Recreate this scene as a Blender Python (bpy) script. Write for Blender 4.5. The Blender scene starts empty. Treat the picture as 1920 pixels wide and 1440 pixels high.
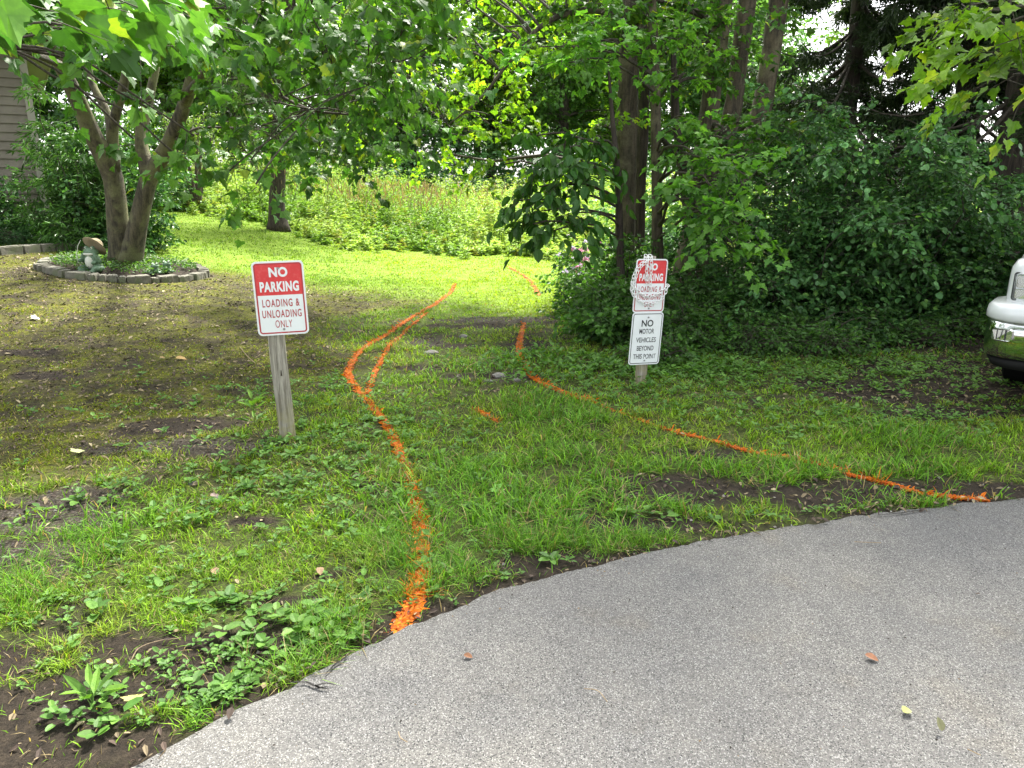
import bpy, bmesh, math, random
import numpy as np
from mathutils import Vector, Matrix

R = math.radians
random.seed(7)
rng = np.random.default_rng(11)
S = bpy.context.scene
COL = S.collection

# ------------------------------------------------------------------ camera, sky, sun
PITCH = R(15.0); CAMZ = 1.6; F = 26.0 / 36.0 * 1920
cam_d = bpy.data.cameras.new('camera'); cam = bpy.data.objects.new('camera', cam_d)
COL.objects.link(cam); S.camera = cam
cam_d.lens = 26; cam_d.sensor_width = 36; cam_d.clip_end = 2000; cam_d.clip_start = 0.05
cam.location = (0, 0, CAMZ); cam.rotation_euler = (R(90) - PITCH, 0, 0)

SUN_EL = R(58); SUN_AZ = R(20)          # azimuth from +Y (forward) towards +X (right)
W = bpy.data.worlds.new("World"); S.world = W; W.use_nodes = True
nt = W.node_tree; nt.nodes.clear()
wo = nt.nodes.new('ShaderNodeOutputWorld'); bg = nt.nodes.new('ShaderNodeBackground')
sky = nt.nodes.new('ShaderNodeTexSky'); sky.sky_type = 'NISHITA'; sky.sun_disc = False
sky.sun_elevation = SUN_EL; sky.sun_rotation = SUN_AZ
sky.air_density = 1.0; sky.dust_density = 3.5; sky.ozone_density = 1.0
hs = nt.nodes.new('ShaderNodeHueSaturation'); hs.inputs['Saturation'].default_value = 0.2
nt.links.new(sky.outputs[0], hs.inputs['Color']); nt.links.new(hs.outputs[0], bg.inputs[0])
bg.inputs[1].default_value = 0.15
nt.links.new(bg.outputs[0], wo.inputs[0])
sl = bpy.data.lights.new('sun', 'SUN'); sl.energy = 3.6; sl.angle = R(6); sl.color = (1.0, 0.95, 0.86)
so = bpy.data.objects.new('sun', sl); COL.objects.link(so)
sd = Vector((math.sin(SUN_AZ) * math.cos(SUN_EL), math.cos(SUN_AZ) * math.cos(SUN_EL), math.sin(SUN_EL)))
so.rotation_euler = sd.to_track_quat('Z', 'Y').to_euler(); so.location = (20, 20, 30)
S.view_settings.view_transform = 'Standard'; S.view_settings.look = 'None'
S.view_settings.exposure = 2.2; S.view_settings.gamma = 1.0
S.cycles.max_bounces = 8; S.cycles.transmission_bounces = 6; S.cycles.diffuse_bounces = 5
S.cycles.sample_clamp_indirect = 6

# ------------------------------------------------------------------ helpers
def ray(px, py):
    u = (px - 960) / F; v = -(py - 720) / F
    return np.array([u, math.cos(PITCH) + v * math.sin(PITCH), -math.sin(PITCH) + v * math.cos(PITCH)])
def P(px, py, y):                       # the point of that pixel's ray standing y metres ahead
    r = ray(px, py); return np.array([0, 0, CAMZ]) + r * (y / r[1])
_tab = np.random.default_rng(5).random((256, 256))
def vnoise(x, y):
    xi = np.floor(x).astype(int); yi = np.floor(y).astype(int); fx = x - xi; fy = y - yi
    fx = fx * fx * (3 - 2 * fx); fy = fy * fy * (3 - 2 * fy)
    a = _tab[xi & 255, yi & 255]; b = _tab[(xi + 1) & 255, yi & 255]
    c = _tab[xi & 255, (yi + 1) & 255]; d = _tab[(xi + 1) & 255, (yi + 1) & 255]
    return (a * (1 - fx) + b * fx) * (1 - fy) + (c * (1 - fx) + d * fx) * fy
def fbm(x, y, s, o=4, seed=0.0):
    x = np.asarray(x, float) / s + seed * 17.3; y = np.asarray(y, float) / s + seed * 9.1; t = 0; a = .5; n = 0
    for i in range(o):
        t = t + a * vnoise(x, y); n += a; x = x * 2.03 + 3.7; y = y * 2.01 + 8.9; a *= .5
    return t / n
def sst(x, a, b):
    t = np.clip((np.asarray(x, float) - a) / (b - a), 0, 1); return t * t * (3 - 2 * t)
def Hb(x, y):
    x = np.asarray(x, float); y = np.asarray(y, float)
    return 0.66 * sst(-x, 1.2, 10) * sst(y, 3.5, 11) * (1 - sst(y, 26, 34)) + 0.12 * sst(x, 3.0, 7) * sst(y, 5, 9) + 0.24 * sst(-x, 4, 10.5) * sst(y, 13.5, 20) * (1 - sst(y, 27, 36))
def G(px, py):                          # ground point under a pixel
    z = 0.0
    for i in range(12):
        r = ray(px, py); t = (z - CAMZ) / r[2]; p = np.array([0, 0, CAMZ]) + r * t; z = float(Hb(p[0], p[1]))
    return p
edge_px = [(255, 1440), (400, 1360), (480, 1322), (560, 1285), (600, 1262), (660, 1232), (720, 1205), (780, 1176), (850, 1150), (910, 1122), (980, 1100), (1100, 1068), (1200, 1045), (1300, 1022),
           (1420, 1000), (1530, 985), (1660, 965), (1760, 958), (1800, 948), (1920, 940)]
E = np.array([G(*p)[:2] for p in edge_px])
E = np.vstack([[-9, -5.5], [-1.9, E[0][1] - .95], E, [4.2, 3.75], [7, 3.9], [14, 4.2], [60, 6]])
def yedge(x): return np.interp(x, E[:, 0], E[:, 1])
def dedge(x, y):                        # signed distance-ish, > 0 on the soil side
    x = np.asarray(x, float); y = np.asarray(y, float)
    s = (yedge(x + .05) - yedge(x - .05)) / .1
    return (y - yedge(x)) / np.sqrt(1 + s * s)
def bump(x, y): return 0.035 * (fbm(x, y, .9, 3, 1) - .5) + 0.02 * (fbm(x, y, .16, 3, 2) - .5)
def H(x, y):
    d = dedge(x, y)
    return Hb(x, y) + bump(x, y) * np.clip(.35 + d, 0.2, 1) * 1.0 - 0.06 * sst(-d, .02, .12)

class MB:
    def __init__(s): s.v = []; s.f = []; s.c = []; s.n = 0
    def add(s, v, faces, col=(1, 1, 1)):
        """v (n,3); faces: array (m,k) or list of such arrays; col (3,) or (n,3)"""
        v = np.asarray(v, float).reshape(-1, 3)
        if not isinstance(faces, list): faces = [faces]
        for f in faces:
            if len(f): s.f.append(np.asarray(f, int) + s.n)
        s.v.append(v); s.n += len(v)
        s.c.append(np.broadcast_to(np.asarray(col, float), (len(v), 3)))
    def build(s, name, mat, parent=None, smooth=False, loc=None):
        me = bpy.data.meshes.new(name)
        v = np.concatenate(s.v)
        if loc is not None: v = v - np.asarray(loc)
        c = np.concatenate(s.c)
        loops = np.concatenate([f.ravel() for f in s.f]).astype(np.int32)
        tot = np.concatenate([np.full(len(f), f.shape[1]) for f in s.f]).astype(np.int32)
        st = np.concatenate([[0], np.cumsum(tot)[:-1]]).astype(np.int32)
        me.vertices.add(len(v)); me.vertices.foreach_set('co', v.ravel().astype(np.float32))
        me.loops.add(len(loops)); me.loops.foreach_set('vertex_index', loops)
        me.polygons.add(len(tot)); me.polygons.foreach_set('loop_start', st); me.polygons.foreach_set('loop_total', tot)
        me.polygons.foreach_set('use_smooth', np.full(len(tot), smooth, bool))
        me.update(calc_edges=True)
        a = me.color_attributes.new('col', 'FLOAT_COLOR', 'POINT')
        a.data.foreach_set('color', np.hstack([c, np.ones((len(c), 1))]).ravel().astype(np.float32))
        me.materials.append(mat)
        o = bpy.data.objects.new(name, me); COL.objects.link(o)
        if loc is not None: o.location = loc
        if parent is not None: o.parent = parent; o.location = (0, 0, 0) if loc is None else loc
        return o

def tag(o, label=None, cat=None, group=None, kind=None):
    if label: o['label'] = label
    if cat: o['category'] = cat
    if group: o['group'] = group
    if kind: o['kind'] = kind
    return o
def empty(name, loc, rz=0, rot=None):
    o = bpy.data.objects.new(name, None); COL.objects.link(o); o.location = [float(q) for q in loc]
    o.rotation_euler = rot if rot else (0, 0, rz); o.empty_display_size = .1
    return o
def adopt(o, parent):                   # parent a mesh built in world coordinates, keeping it in place
    bpy.context.view_layer.update(); o.parent = parent; o.matrix_parent_inverse = parent.matrix_world.inverted(); return o
def box(x0, x1, y0, y1, z0, z1):
    v = np.array([[x, y, z] for z in (z0, z1) for y in (y0, y1) for x in (x0, x1)], float)
    f = np.array([[0, 2, 3, 1], [4, 5, 7, 6], [0, 1, 5, 4], [2, 6, 7, 3], [0, 4, 6, 2], [1, 3, 7, 5]])
    return v, f
def norm(a): return a / (np.linalg.norm(a, axis=-1, keepdims=True) + 1e-9)
def spline(pts, n):                     # Catmull-Rom through points (any dimension)
    p = np.asarray(pts, float)
    if len(p) < 3: 
        t = np.linspace(0, 1, n)[:, None]; return p[0] * (1 - t) + p[-1] * t
    q = np.vstack([2 * p[0] - p[1], p, 2 * p[-1] - p[-2]]); out = []
    for t in np.linspace(0, len(p) - 1 - 1e-6, n):
        i = int(t); u = t - i; a, b, c, d = q[i:i + 4]
        out.append(.5 * (2 * b + (c - a) * u + (2 * a - 5 * b + 4 * c - d) * u * u + (3 * b - a - 3 * c + d) * u ** 3))
    return np.array(out)
def tube(mb, pts, rad, seg=10, rough=0.0, col=(1, 1, 1), cap=True, seed=0):
    p = np.asarray(pts, float); r = np.broadcast_to(np.asarray(rad, float), (len(p),))
    t = norm(np.gradient(p, axis=0)); ref = np.array([0.31, .95, 0.05]) if abs(t[0][1]) < .9 else np.array([1., 0, 0])
    u = norm(np.cross(t, ref)); w = np.cross(t, u); a = np.linspace(0, 2 * math.pi, seg, endpoint=False)
    ring = u[:, None, :] * np.cos(a)[None, :, None] + w[:, None, :] * np.sin(a)[None, :, None]
    rr = r[:, None] * np.ones((1, seg))
    if rough:
        L = np.concatenate([[0], np.cumsum(np.linalg.norm(np.diff(p, axis=0), axis=1))])
        m = r.max()
        nn = fbm(np.cos(a)[None, :] * 1.3 + L[:, None] / m / 9 + seed, np.sin(a)[None, :] * 1.3 + 0 * L[:, None] + 7 + L[:, None] / m / 5, .7, 4, seed)
        rr = rr * (1 + rough * (nn - .5) * 2)
    v = (p[:, None, :] + ring * rr[:, :, None]).reshape(-1, 3)
    i = np.arange(len(p) - 1)[:, None] * seg; j = np.arange(seg)[None, :]; k = (j + 1) % seg
    f = np.stack([i + j, i + k, i + seg + k, i + seg + j], -1).reshape(-1, 4)
    fs = [f]
    if cap: fs.append(np.arange(seg)[None, ::-1]); fs.append((np.arange(seg) + (len(p) - 1) * seg)[None, :])
    mb.add(v, fs, col)

# leaf templates: verts with +Y to the tip, unit length, faces split along the rib
def leafT(half, rib, fold=.25, droop=.25):
    right = [(x, y) for x, y in half]; v = [(0, y) for y in rib]; nr = len(rib)
    v += right + [(-x, y) for x, y in right]
    v = np.array([(x, y, fold * abs(x) - droop * y * y) for x, y in v])
    nh = len(right)
    fr = list(range(nr)) + [nr + i for i in range(nh)][::-1]
    fl = list(range(nr))[::-1] + [nr + nh + i for i in range(nh)]
    fl = fl
    return v, [np.array([fr[::-1]]), np.array([fl[::-1]])]
MAPLE = leafT([(.18, -.08), (.38, -.09), (.39, .06), (.45, .14), (.62, .33), (.47, .37), (.42, .47), (.28, .48), (.25, .58), (.30, .67), (.14, .77)], [0, .3, 1.0], .22, .3)
MAPLE_LO = leafT([(.36, -.08), (.32, .12), (.56, .36), (.22, .45), (.2, .66)], [0, 1.0], .25, .3)
OVAL = leafT([(.2, .12), (.33, .42), (.24, .76)], [0, 1.0], .3, .25)
OVAL_LO = leafT([(.34, .45)], [0, 1.0], .35, .1)
NARROW = leafT([(.09, .3), (.07, .7)], [0, 1.0], .3, .35)
ROUND = leafT([(.3, .02), (.46, .35), (.38, .72), (.16, .95)], [0, 1.0], .2, .15)

def place(mb, T, pos, tip, nrm, size, col, wid=1.0):
    v, fs = T; n = len(pos)
    if n == 0: return
    y = norm(tip); x = norm(np.cross(y, nrm)); z = np.cross(x, y)
    size = np.broadcast_to(size, (n,)); wid = np.broadcast_to(wid, (n,))
    V = pos[:, None, :] + size[:, None, None] * (v[None, :, 0, None] * wid[:, None, None] * x[:, None, :] + v[None, :, 1, None] * y[:, None, :] + v[None, :, 2, None] * z[:, None, :])
    off = (np.arange(n) * len(v))[:, None, None]
    F_ = [(f[None] + off).reshape(-1, f.shape[1]) for f in fs]
    mb.add(V.reshape(-1, 3), F_, np.repeat(col, len(v), axis=0))

def leafcols(n, dark, light, yellow=None, fy=0.0, sp=1.0, r=None):
    r = r or rng
    t = r.random((n, 1)) ** 1.3
    c = np.array(dark) * (1 - t) + np.array(light) * t
    if yellow is not None:
        m = r.random((n, 1)) < fy; c = np.where(m, np.array(yellow), c)
    return c * (1 + sp * .35 * (r.random((n, 1)) - .5))

def foliage(lm, tm, clumps, T, size, cols, per=12, tw=(.25, .6), tilt=.5, droop=.25, twr=.004, hub=None, flat=.35, seed=0, tips=(.35, .35)):
    """clumps: (centre, radius(3), n_twigs).  Twigs run outwards from points inside a clump and carry leaves."""
    r = np.random.default_rng(seed)
    for (c, rad, n) in clumps:
        c = np.asarray(c, float); rad = np.broadcast_to(np.asarray(rad, float), (3,))
        d = norm(r.normal(size=(n, 3))); q = r.random((n, 1)) ** .45
        s = c + d * q * rad * .8
        out = norm(d * np.array([1, 1, flat]) + r.normal(size=(n, 3)) * .45 * np.array([1, 1, .5]) + np.array([0, 0, -.05]))
        L = r.uniform(tw[0], tw[1], (n, 1))
        t = r.uniform(.05, 1.02, (n, per)); side = np.sign(r.random((n, per)) - .5)
        dr = np.array([0, 0, -1.0])
        pos = s[:, None] + out[:, None] * (L[:, None] * t[..., None]) + dr * (droop * L[:, None] * t[..., None] ** 2)
        lat = norm(np.cross(out, [0, 0, 1.0]))
        tip = norm(out[:, None] * .6 + lat[:, None] * side[..., None] * .7 + r.normal(size=(n, per, 3)) * .35 + dr * tips[0])
        sz = size * r.uniform(.6, 1.15, (n, per))
        pos = pos + tip * sz[..., None] * tips[1]
        nr = np.array([0, 0, 1.0]) + r.normal(size=(n, per, 3)) * tilt
        m = n * per
        place(lm, T, pos.reshape(m, 3), tip.reshape(m, 3), norm(nr.reshape(m, 3)), sz.ravel(), cols(m, r) * np.repeat(r.uniform(.68, 1.32, (n, 1)) * r.uniform(.8, 1.2), per, axis=0), r.uniform(.85, 1.1, m))
        if tm is not None:
            k = np.array([0, .5, 1.0])
            a = np.arange(3) * 2.094; u = lat; w = np.cross(out, u)
            start = s - out * .15 * L
            cen = start[:, None] + out[:, None] * (L[:, None] * 1.1 * k[None, :, None]) + dr * (droop * L[:, None] * k[None, :, None] ** 2)
            rr = twr * np.array([1.0, .7, .3])
            ring = cen[:, :, None] + rr[None, :, None, None] * (u[:, None, None] * np.cos(a)[None, None, :, None] + w[:, None, None] * np.sin(a)[None, None, :, None])
            base = (np.arange(n) * 9)[:, None, None]
            ff = np.array([[i * 3 + j, i * 3 + (j + 1) % 3, (i + 1) * 3 + (j + 1) % 3, (i + 1) * 3 + j] for i in range(2) for j in range(3)])
            tm.add(ring.reshape(-1, 3), (ff[None] + base).reshape(-1, 4), (1, 1, 1))

def limb(tm, a, b, r0, r1, sag=0.15, seg=6, n=9, wob=.03, seed=0):
    a = np.asarray(a, float); b = np.asarray(b, float); L = np.linalg.norm(b - a)
    r = np.random.default_rng(seed); t = np.linspace(0, 1, n)[:, None]
    p = a * (1 - t) + b * t + np.array([0, 0, 1]) * sag * L * 4 * t * (1 - t)
    w = r.normal(size=(4, 3)) * wob * L; p = p + np.sin(math.pi * t) * (spline(w, n))
    tube(tm, p, r0 * (1 - t[:, 0]) + r1 * t[:, 0], seg)
    return p

# ------------------------------------------------------------------ materials
def newmat(name):
    m = bpy.data.materials.new(name); m.use_nodes = True; t = m.node_tree; b = t.nodes['Principled BSDF']; return m, t, b
def N(t, typ, **kw):
    n = t.nodes.new(typ)
    for k, v in kw.items():
        if k.startswith('i_'): n.inputs[k[2:].replace('_', ' ')].default_value = v
        else: setattr(n, k, v)
    return n
def noise(t, scale, detail=4, rough=.55, vec=None):
    n = N(t, 'ShaderNodeTexNoise'); n.inputs['Scale'].default_value = scale; n.inputs['Detail'].default_value = detail; n.inputs['Roughness'].default_value = rough
    if vec: t.links.new(vec, n.inputs['Vector'])
    return n.outputs['Fac']
def mix(t, f, a, b, typ='MIX'):
    n = N(t, 'ShaderNodeMix', data_type='RGBA', blend_type=typ); n.clamp_factor = True
    for inp, v in ((n.inputs[0], f), (n.inputs[6], a), (n.inputs[7], b)):
        if hasattr(v, 'is_linked') or hasattr(v, 'links'): t.links.new(v, inp)
        elif isinstance(v, (int, float)): inp.default_value = v if inp == n.inputs[0] else (v, v, v, 1)
        else: inp.default_value = (*v, 1)
    return n.outputs[2]
def ramp(t, f, a, b, ca=(0, 0, 0), cb=(1, 1, 1)):
    n = N(t, 'ShaderNodeValToRGB'); t.links.new(f, n.inputs[0]); e = n.color_ramp.elements
    e[0].position = a; e[1].position = b; e[0].color = (*ca, 1); e[1].color = (*cb, 1); return n.outputs[0]
def bumpn(t, b, h, strength=.5, dist=.01):
    n = N(t, 'ShaderNodeBump'); n.inputs['Strength'].default_value = strength; n.inputs['Distance'].default_value = dist
    t.links.new(h, n.inputs['Height']); t.links.new(n.outputs[0], b.inputs['Normal'])
def objco(t): return N(t, 'ShaderNodeTexCoord').outputs['Object']

def leafmat(name, trans=.4, rough=.45, tint=(1.15, 1.25, .45), spec=.35):
    m, t, b = newmat(name); at = N(t, 'ShaderNodeAttribute', attribute_name='col')
    out = t.nodes['Material Output']
    cc_ = mix(t, .6, at.outputs['Color'], ramp(t, noise(t, 38, 3, .6, objco(t)), .3, .7, (.62, .66, .7), (1.25, 1.2, 1.1)), 'MULTIPLY')
    t.links.new(cc_, b.inputs['Base Color']); b.inputs['Roughness'].default_value = rough
    b.inputs['Specular IOR Level'].default_value = spec
    tr = N(t, 'ShaderNodeBsdfTranslucent'); c = mix(t, 1.0, cc_, tint, 'MULTIPLY')
    n2 = c.node; n2.clamp_result = False
    t.links.new(c, tr.inputs['Color']); ms = N(t, 'ShaderNodeMixShader'); ms.inputs[0].default_value = trans
    t.links.new(b.outputs[0], ms.inputs[1]); t.links.new(tr.outputs[0], ms.inputs[2]); t.links.new(ms.outputs[0], out.inputs['Surface'])
    return m
M_LEAF = leafmat('leaf', .5); M_LEAFB = leafmat('sunlit_leaf', .62); M_LEAFD = leafmat('leaf_dark', .3, .36, (1.1, 1.2, .5), .3); M_LEAFN = leafmat('maple_leaf', .33, .45, (1.0, 1.2, .5), .3)
M_GRASS = leafmat('grass', .42, .42, (1.3, 1.25, .35), .12)
M_WEED = leafmat('weed', .4, .55)
M_PAINTG = leafmat('paint_on_grass', .2, .6, (1, 1, 1), .2)

def barkmat(name, dark, light, lichen=(.22, .23, .15), sc=9.0, lf=.55, bs=.8, stretch=.18):
    m, t, b = newmat(name); co = objco(t)
    mp = N(t, 'ShaderNodeMapping'); mp.inputs['Scale'].default_value = (1, 1, stretch); t.links.new(co, mp.inputs[0])
    n1 = noise(t, sc * 2.5, 8, .65, mp.outputs[0]); n2 = noise(t, sc * .35, 4, .6, co); n3 = noise(t, sc * 7, 5, .6, co)
    c = ramp(t, n1, .35, .65, dark, light); c = mix(t, ramp(t, n2, lf, lf + .12), c, lichen); c = mix(t, ramp(t, n3, .3, .7, (.55, .55, .55), (1.1, 1.1, 1.1)), c, c)
    c2 = mix(t, .6, c, ramp(t, n3, .3, .7, (.5, .5, .5), (1.2, 1.2, 1.2)), 'MULTIPLY')
    t.links.new(c2, b.inputs['Base Color']); b.inputs['Roughness'].default_value = .9
    h = mix(t, .35, n1, n3); bumpn(t, b, h, bs, .02); return m
M_BARK = barkmat('maple_bark', (.024, .021, .013), (.11, .095, .056), (.13, .13, .06), 9, .46, 1.0)
M_BARK2 = barkmat('grey_bark', (.03, .024, .016), (.13, .105, .068), (.15, .135, .08), 7, .52)
M_BARK3 = barkmat('rough_dark_bark', (.018, .014, .011), (.085, .066, .05), (.10, .10, .08), 12, .68, 1.0, .12)
M_TWIG = barkmat('twig_bark', (.03, .025, .018), (.10, .085, .06), (.10, .10, .07), 20, .6)

def plain(name, col, rough=.5, metal=0.0, nz=0.0, sc=30, coat=0, bs=0, spec=.5):
    m, t, b = newmat(name); b.inputs['Roughness'].default_value = rough; b.inputs['Metallic'].default_value = metal
    b.inputs['Specular IOR Level'].default_value = spec
    co = objco(t); n = noise(t, sc, 6, .6, co)
    k = nz
    c = mix(t, n, tuple(x * (1 - k) for x in col), tuple(min(1, x * (1 + k)) for x in col)); t.links.new(c, b.inputs['Base Color'])
    if coat: b.inputs['Coat Weight'].default_value = coat; b.inputs['Coat Roughness'].default_value = .05
    if bs: bumpn(t, b, n, bs, .005)
    return m

# ground
def ground_mat():
    m, t, b = newmat('ground_soil'); at = N(t, 'ShaderNodeAttribute', attribute_name='col'); sp = N(t, 'ShaderNodeSeparateColor'); t.links.new(at.outputs['Color'], sp.inputs[0])
    co = objco(t)
    nA = noise(t, 3, 8, .65, co); nB = noise(t, 22, 8, .7, co); nC = noise(t, 110, 6, .7, co)
    soil = ramp(t, nB, .3, .75, (.009, .007, .005), (.050, .038, .026))
    vor = N(t, 'ShaderNodeTexVoronoi'); vor.inputs['Scale'].default_value = 60; t.links.new(co, vor.inputs['Vector'])
    grav = mix(t, ramp(t, vor.outputs['Distance'], .0, .5), (.17, .15, .12), (.042, .035, .026))
    vc = mix(t, .5, grav, vor.outputs['Color'], 'MULTIPLY'); grav = mix(t, .3, grav, vc)
    moss = mix(t, ramp(t, nB, .35, .65), (.032, .038, .006), (.135, .135, .014)); moss = mix(t, ramp(t, nA, .42, .6), moss, (.05, .043, .02))
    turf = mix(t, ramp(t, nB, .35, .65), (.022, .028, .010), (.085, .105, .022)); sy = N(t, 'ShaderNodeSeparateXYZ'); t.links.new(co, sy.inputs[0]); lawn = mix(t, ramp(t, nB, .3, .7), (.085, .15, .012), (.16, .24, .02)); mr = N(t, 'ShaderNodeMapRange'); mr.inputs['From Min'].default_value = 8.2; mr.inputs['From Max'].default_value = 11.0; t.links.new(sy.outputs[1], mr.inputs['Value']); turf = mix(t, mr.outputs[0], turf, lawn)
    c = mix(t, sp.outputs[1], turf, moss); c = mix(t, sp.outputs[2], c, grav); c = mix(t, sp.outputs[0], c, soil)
    c = mix(t, .55, c, ramp(t, nC, .34, .68, (.25, .25, .25), (1.6, 1.6, 1.6)), 'MULTIPLY')
    t.links.new(c, b.inputs['Base Color']); b.inputs['Roughness'].default_value = .95; b.inputs['Specular IOR Level'].default_value = .2
    bumpn(t, b, mix(t, .5, nB, nC), 1.0, .02); return m
def asphalt_mat():
    m, t, b = newmat('asphalt_grey'); co = objco(t)
    v1 = N(t, 'ShaderNodeTexVoronoi'); v1.inputs['Scale'].default_value = 165; t.links.new(co, v1.inputs['Vector'])
    v2 = N(t, 'ShaderNodeTexVoronoi'); v2.inputs['Scale'].default_value = 300; t.links.new(co, v2.inputs['Vector'])
    n1 = noise(t, 1.1, 5, .6, co); n2 = noise(t, 130, 5, .8, co); n3 = noise(t, 7, 5, .6, co)
    base = ramp(t, n2, .36, .64, (.07, .069, .066), (.145, .142, .135))
    sa = N(t, 'ShaderNodeSeparateColor'); t.links.new(v1.outputs['Color'], sa.inputs[0])
    st1 = mix(t, ramp(t, sa.outputs[0], .3, 1.0), (.10, .098, .093), (.205, .20, .188))
    c = mix(t, ramp(t, v1.outputs['Distance'], .36, .5, (1, 1, 1), (0, 0, 0)), base, st1)
    sb = N(t, 'ShaderNodeSeparateColor'); t.links.new(v2.outputs['Color'], sb.inputs[0])
    c = mix(t, ramp(t, sb.outputs[1], .86, .9), c, (.24, .236, .23)); c = mix(t, ramp(t, sb.outputs[2], .9, .93), c, (.03, .03, .032))
    c = mix(t, .7, c, ramp(t, n1, .35, .66, (.70, .71, .74), (1.14, 1.12, 1.07)), 'MULTIPLY')
    c = mix(t, .6, c, ramp(t, n3, .3, .7, (.85, .85, .86), (1.1, 1.09, 1.07)), 'MULTIPLY')
    n5 = noise(t, 2.3, 6, .65, co); c = mix(t, ramp(t, n5, .56, .72, (0, 0, 0), (.5, .5, .5)), c, mix(t, 1.0, c, (1.05, .95, .78), 'MULTIPLY')); n6 = noise(t, .55, 3, .5, co); c = mix(t, ramp(t, n6, .52, .66, (0, 0, 0), (.85, .85, .85)), c, mix(t, 1.0, c, (.72, .73, .77), 'MULTIPLY'))
    t.links.new(c, b.inputs['Base Color']); b.inputs['Roughness'].default_value = .85; b.inputs['Specular IOR Level'].default_value = .3
    h = mix(t, .5, v1.outputs['Distance'], n2); bumpn(t, b, h, .55, .006); return m
M_GROUND = ground_mat(); M_ASPH = asphalt_mat()

# ------------------------------------------------------------------ region masks (world x, y)
def blob(x, y, px, py, rx, ry, n=0.6):
    c = G(px, py); d = np.sqrt(((x - c[0]) / rx) ** 2 + ((y - c[1]) / ry) ** 2) + n * (fbm(x, y, .35, 4, px * .01) - .5) * 2 + .9 * (fbm(x, y, .09, 3, px * .013) - .5)
    return 1 - sst(d, .65, 1.15)
def masks(x, y):
    x = np.asarray(x, float); y = np.asarray(y, float); d = dedge(x, y)
    n = fbm(x, y, .45, 4, 3); n2 = fbm(x, y, 1.4, 4, 4); n3 = fbm(x, y, .18, 3, 6)
    soil = 1 - sst(d + (n - .5) * .45, .02, .16)
    for b in ((310, 1215, .40, .17), (120, 1330, .4, .16), (40, 1400, .5, .2), (360, 1290, .45, .1), (20, 1240, .22, .15), (640, 1080, .16, .05), (1060, 1060, .4, .11), (1400, 925, .7, .22), (1600, 925, .7, .16), (1830, 918, .7, .12), (1290, 905, .5, .16), (1230, 985, .4, .1),
              (1300, 850, .3, .12), (1650, 745, .8, .22), (1800, 775, .6, .22), (1560, 720, .5, .2), (1880, 715, 1.6, .9), (940, 705, .45, .16), (850, 650, .25, .12), (790, 690, .25, .12), (900, 612, .7, .22), (990, 650, .25, .5), (330, 800, .6, .2), (100, 705, .4, .14), (60, 660, .4, .15), (550, 1130, .2, .05), (480, 980, .15, .07)):
        soil = np.maximum(soil, blob(x, y, *b))
    soil = np.maximum(soil, sst(n3 * .55 + n * .45, .60, .70) * .8 * (1 - sst(y, 8, 11)))
    soil = np.maximum(soil, .6 * sst(fbm(x, y, .22, 4, 61), .56, .66) * sst(-x, 0, 1.5) * sst(y, 3, 4) * (1 - sst(y, 10, 12)))
    under = sst(y - (6.9 - .12 * (x - 1)), -.1, .9) * sst(x, .9 + .12 * y - .9, 1.3 + .12 * y - .6) * (1 - sst(y, 15, 17)) * (1 - sst(x, 14, 16))
    soil = np.maximum(soil, under)
    moss = sst(-x - 1.2 + (n2 - .5) * 2.5 + .1 * (y - 5), 0, 1.2) * sst(y + (n2 - .5) * 1.5, 3.3, 4.6) * (1 - sst(y + (n2 - .5) * 2 - .25 * (-x - 4), 10.8, 12.8))
    grav = np.zeros_like(x)
    for b in ((60, 960, .55, .35), (30, 1040, .4, .2), (930, 708, .5, .2), (800, 640, .3, .25), (960, 600, .9, .3), (300, 840, .7, .2)): grav = np.maximum(grav, blob(x, y, *b))
    return soil, moss, grav, d, n, n2

# paint strokes: pixel polylines, width m, density
strokes = [
    ('orange_paint_line', 'long winding orange line from the driveway edge through the grass to the bright field', .046, .95,
     [(750, 1182), (778, 1130), (790, 1060), (786, 990), (768, 900), (735, 815), (690, 755), (657, 715), (655, 690), (680, 655), (720, 630), (765, 600), (815, 572), (845, 548), (853, 533)]),
    ('orange_paint_line', 'thin inner fork of the left orange line, rejoining it behind the left sign post', .036, .6,
     [(690, 752), (697, 715), (712, 680), (730, 650), (762, 618), (800, 588)]),
    ('orange_paint_line', 'short orange spray dash alone in the middle of the grass', .04, .8, [(893, 767), (912, 778), (934, 790)]),
    ('orange_paint_line', 'orange painted line curving in leaf litter beside the low bushes', .045, 1.0,
     [(982, 608), (975, 640), (974, 668), (988, 692), (1005, 712), (1040, 730), (1080, 745), (1110, 755)]),
    ('orange_paint_line', 'faint broken orange paint trace between the right sign post and the driveway corner', .04, .2, [(1110, 755), (1150, 770), (1200, 788), (1270, 810)]),
    ('orange_paint_line', 'patchy orange painted line half hidden in tall grass tufts right of the centre', .042, .7, [(1270, 810), (1350, 830), (1430, 850), (1500, 862), (1575, 880)]),
    ('orange_paint_line', 'solid bright orange line on black soil ending at the far right edge of the driveway', .036, 1.1, [(1582, 888), (1640, 903), (1720, 925), (1790, 935), (1848, 940)]),
    ('orange_paint_line', 'faded far orange line along the sunny field edge by the pink flowers', .05, .3, [(1010, 555), (1000, 535), (985, 520), (950, 500)]),
]
SP = [(nm, lb, w, dn, spline([G(*p)[:2] for p in pts], 80)) for nm, lb, w, dn, pts in strokes]
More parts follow.
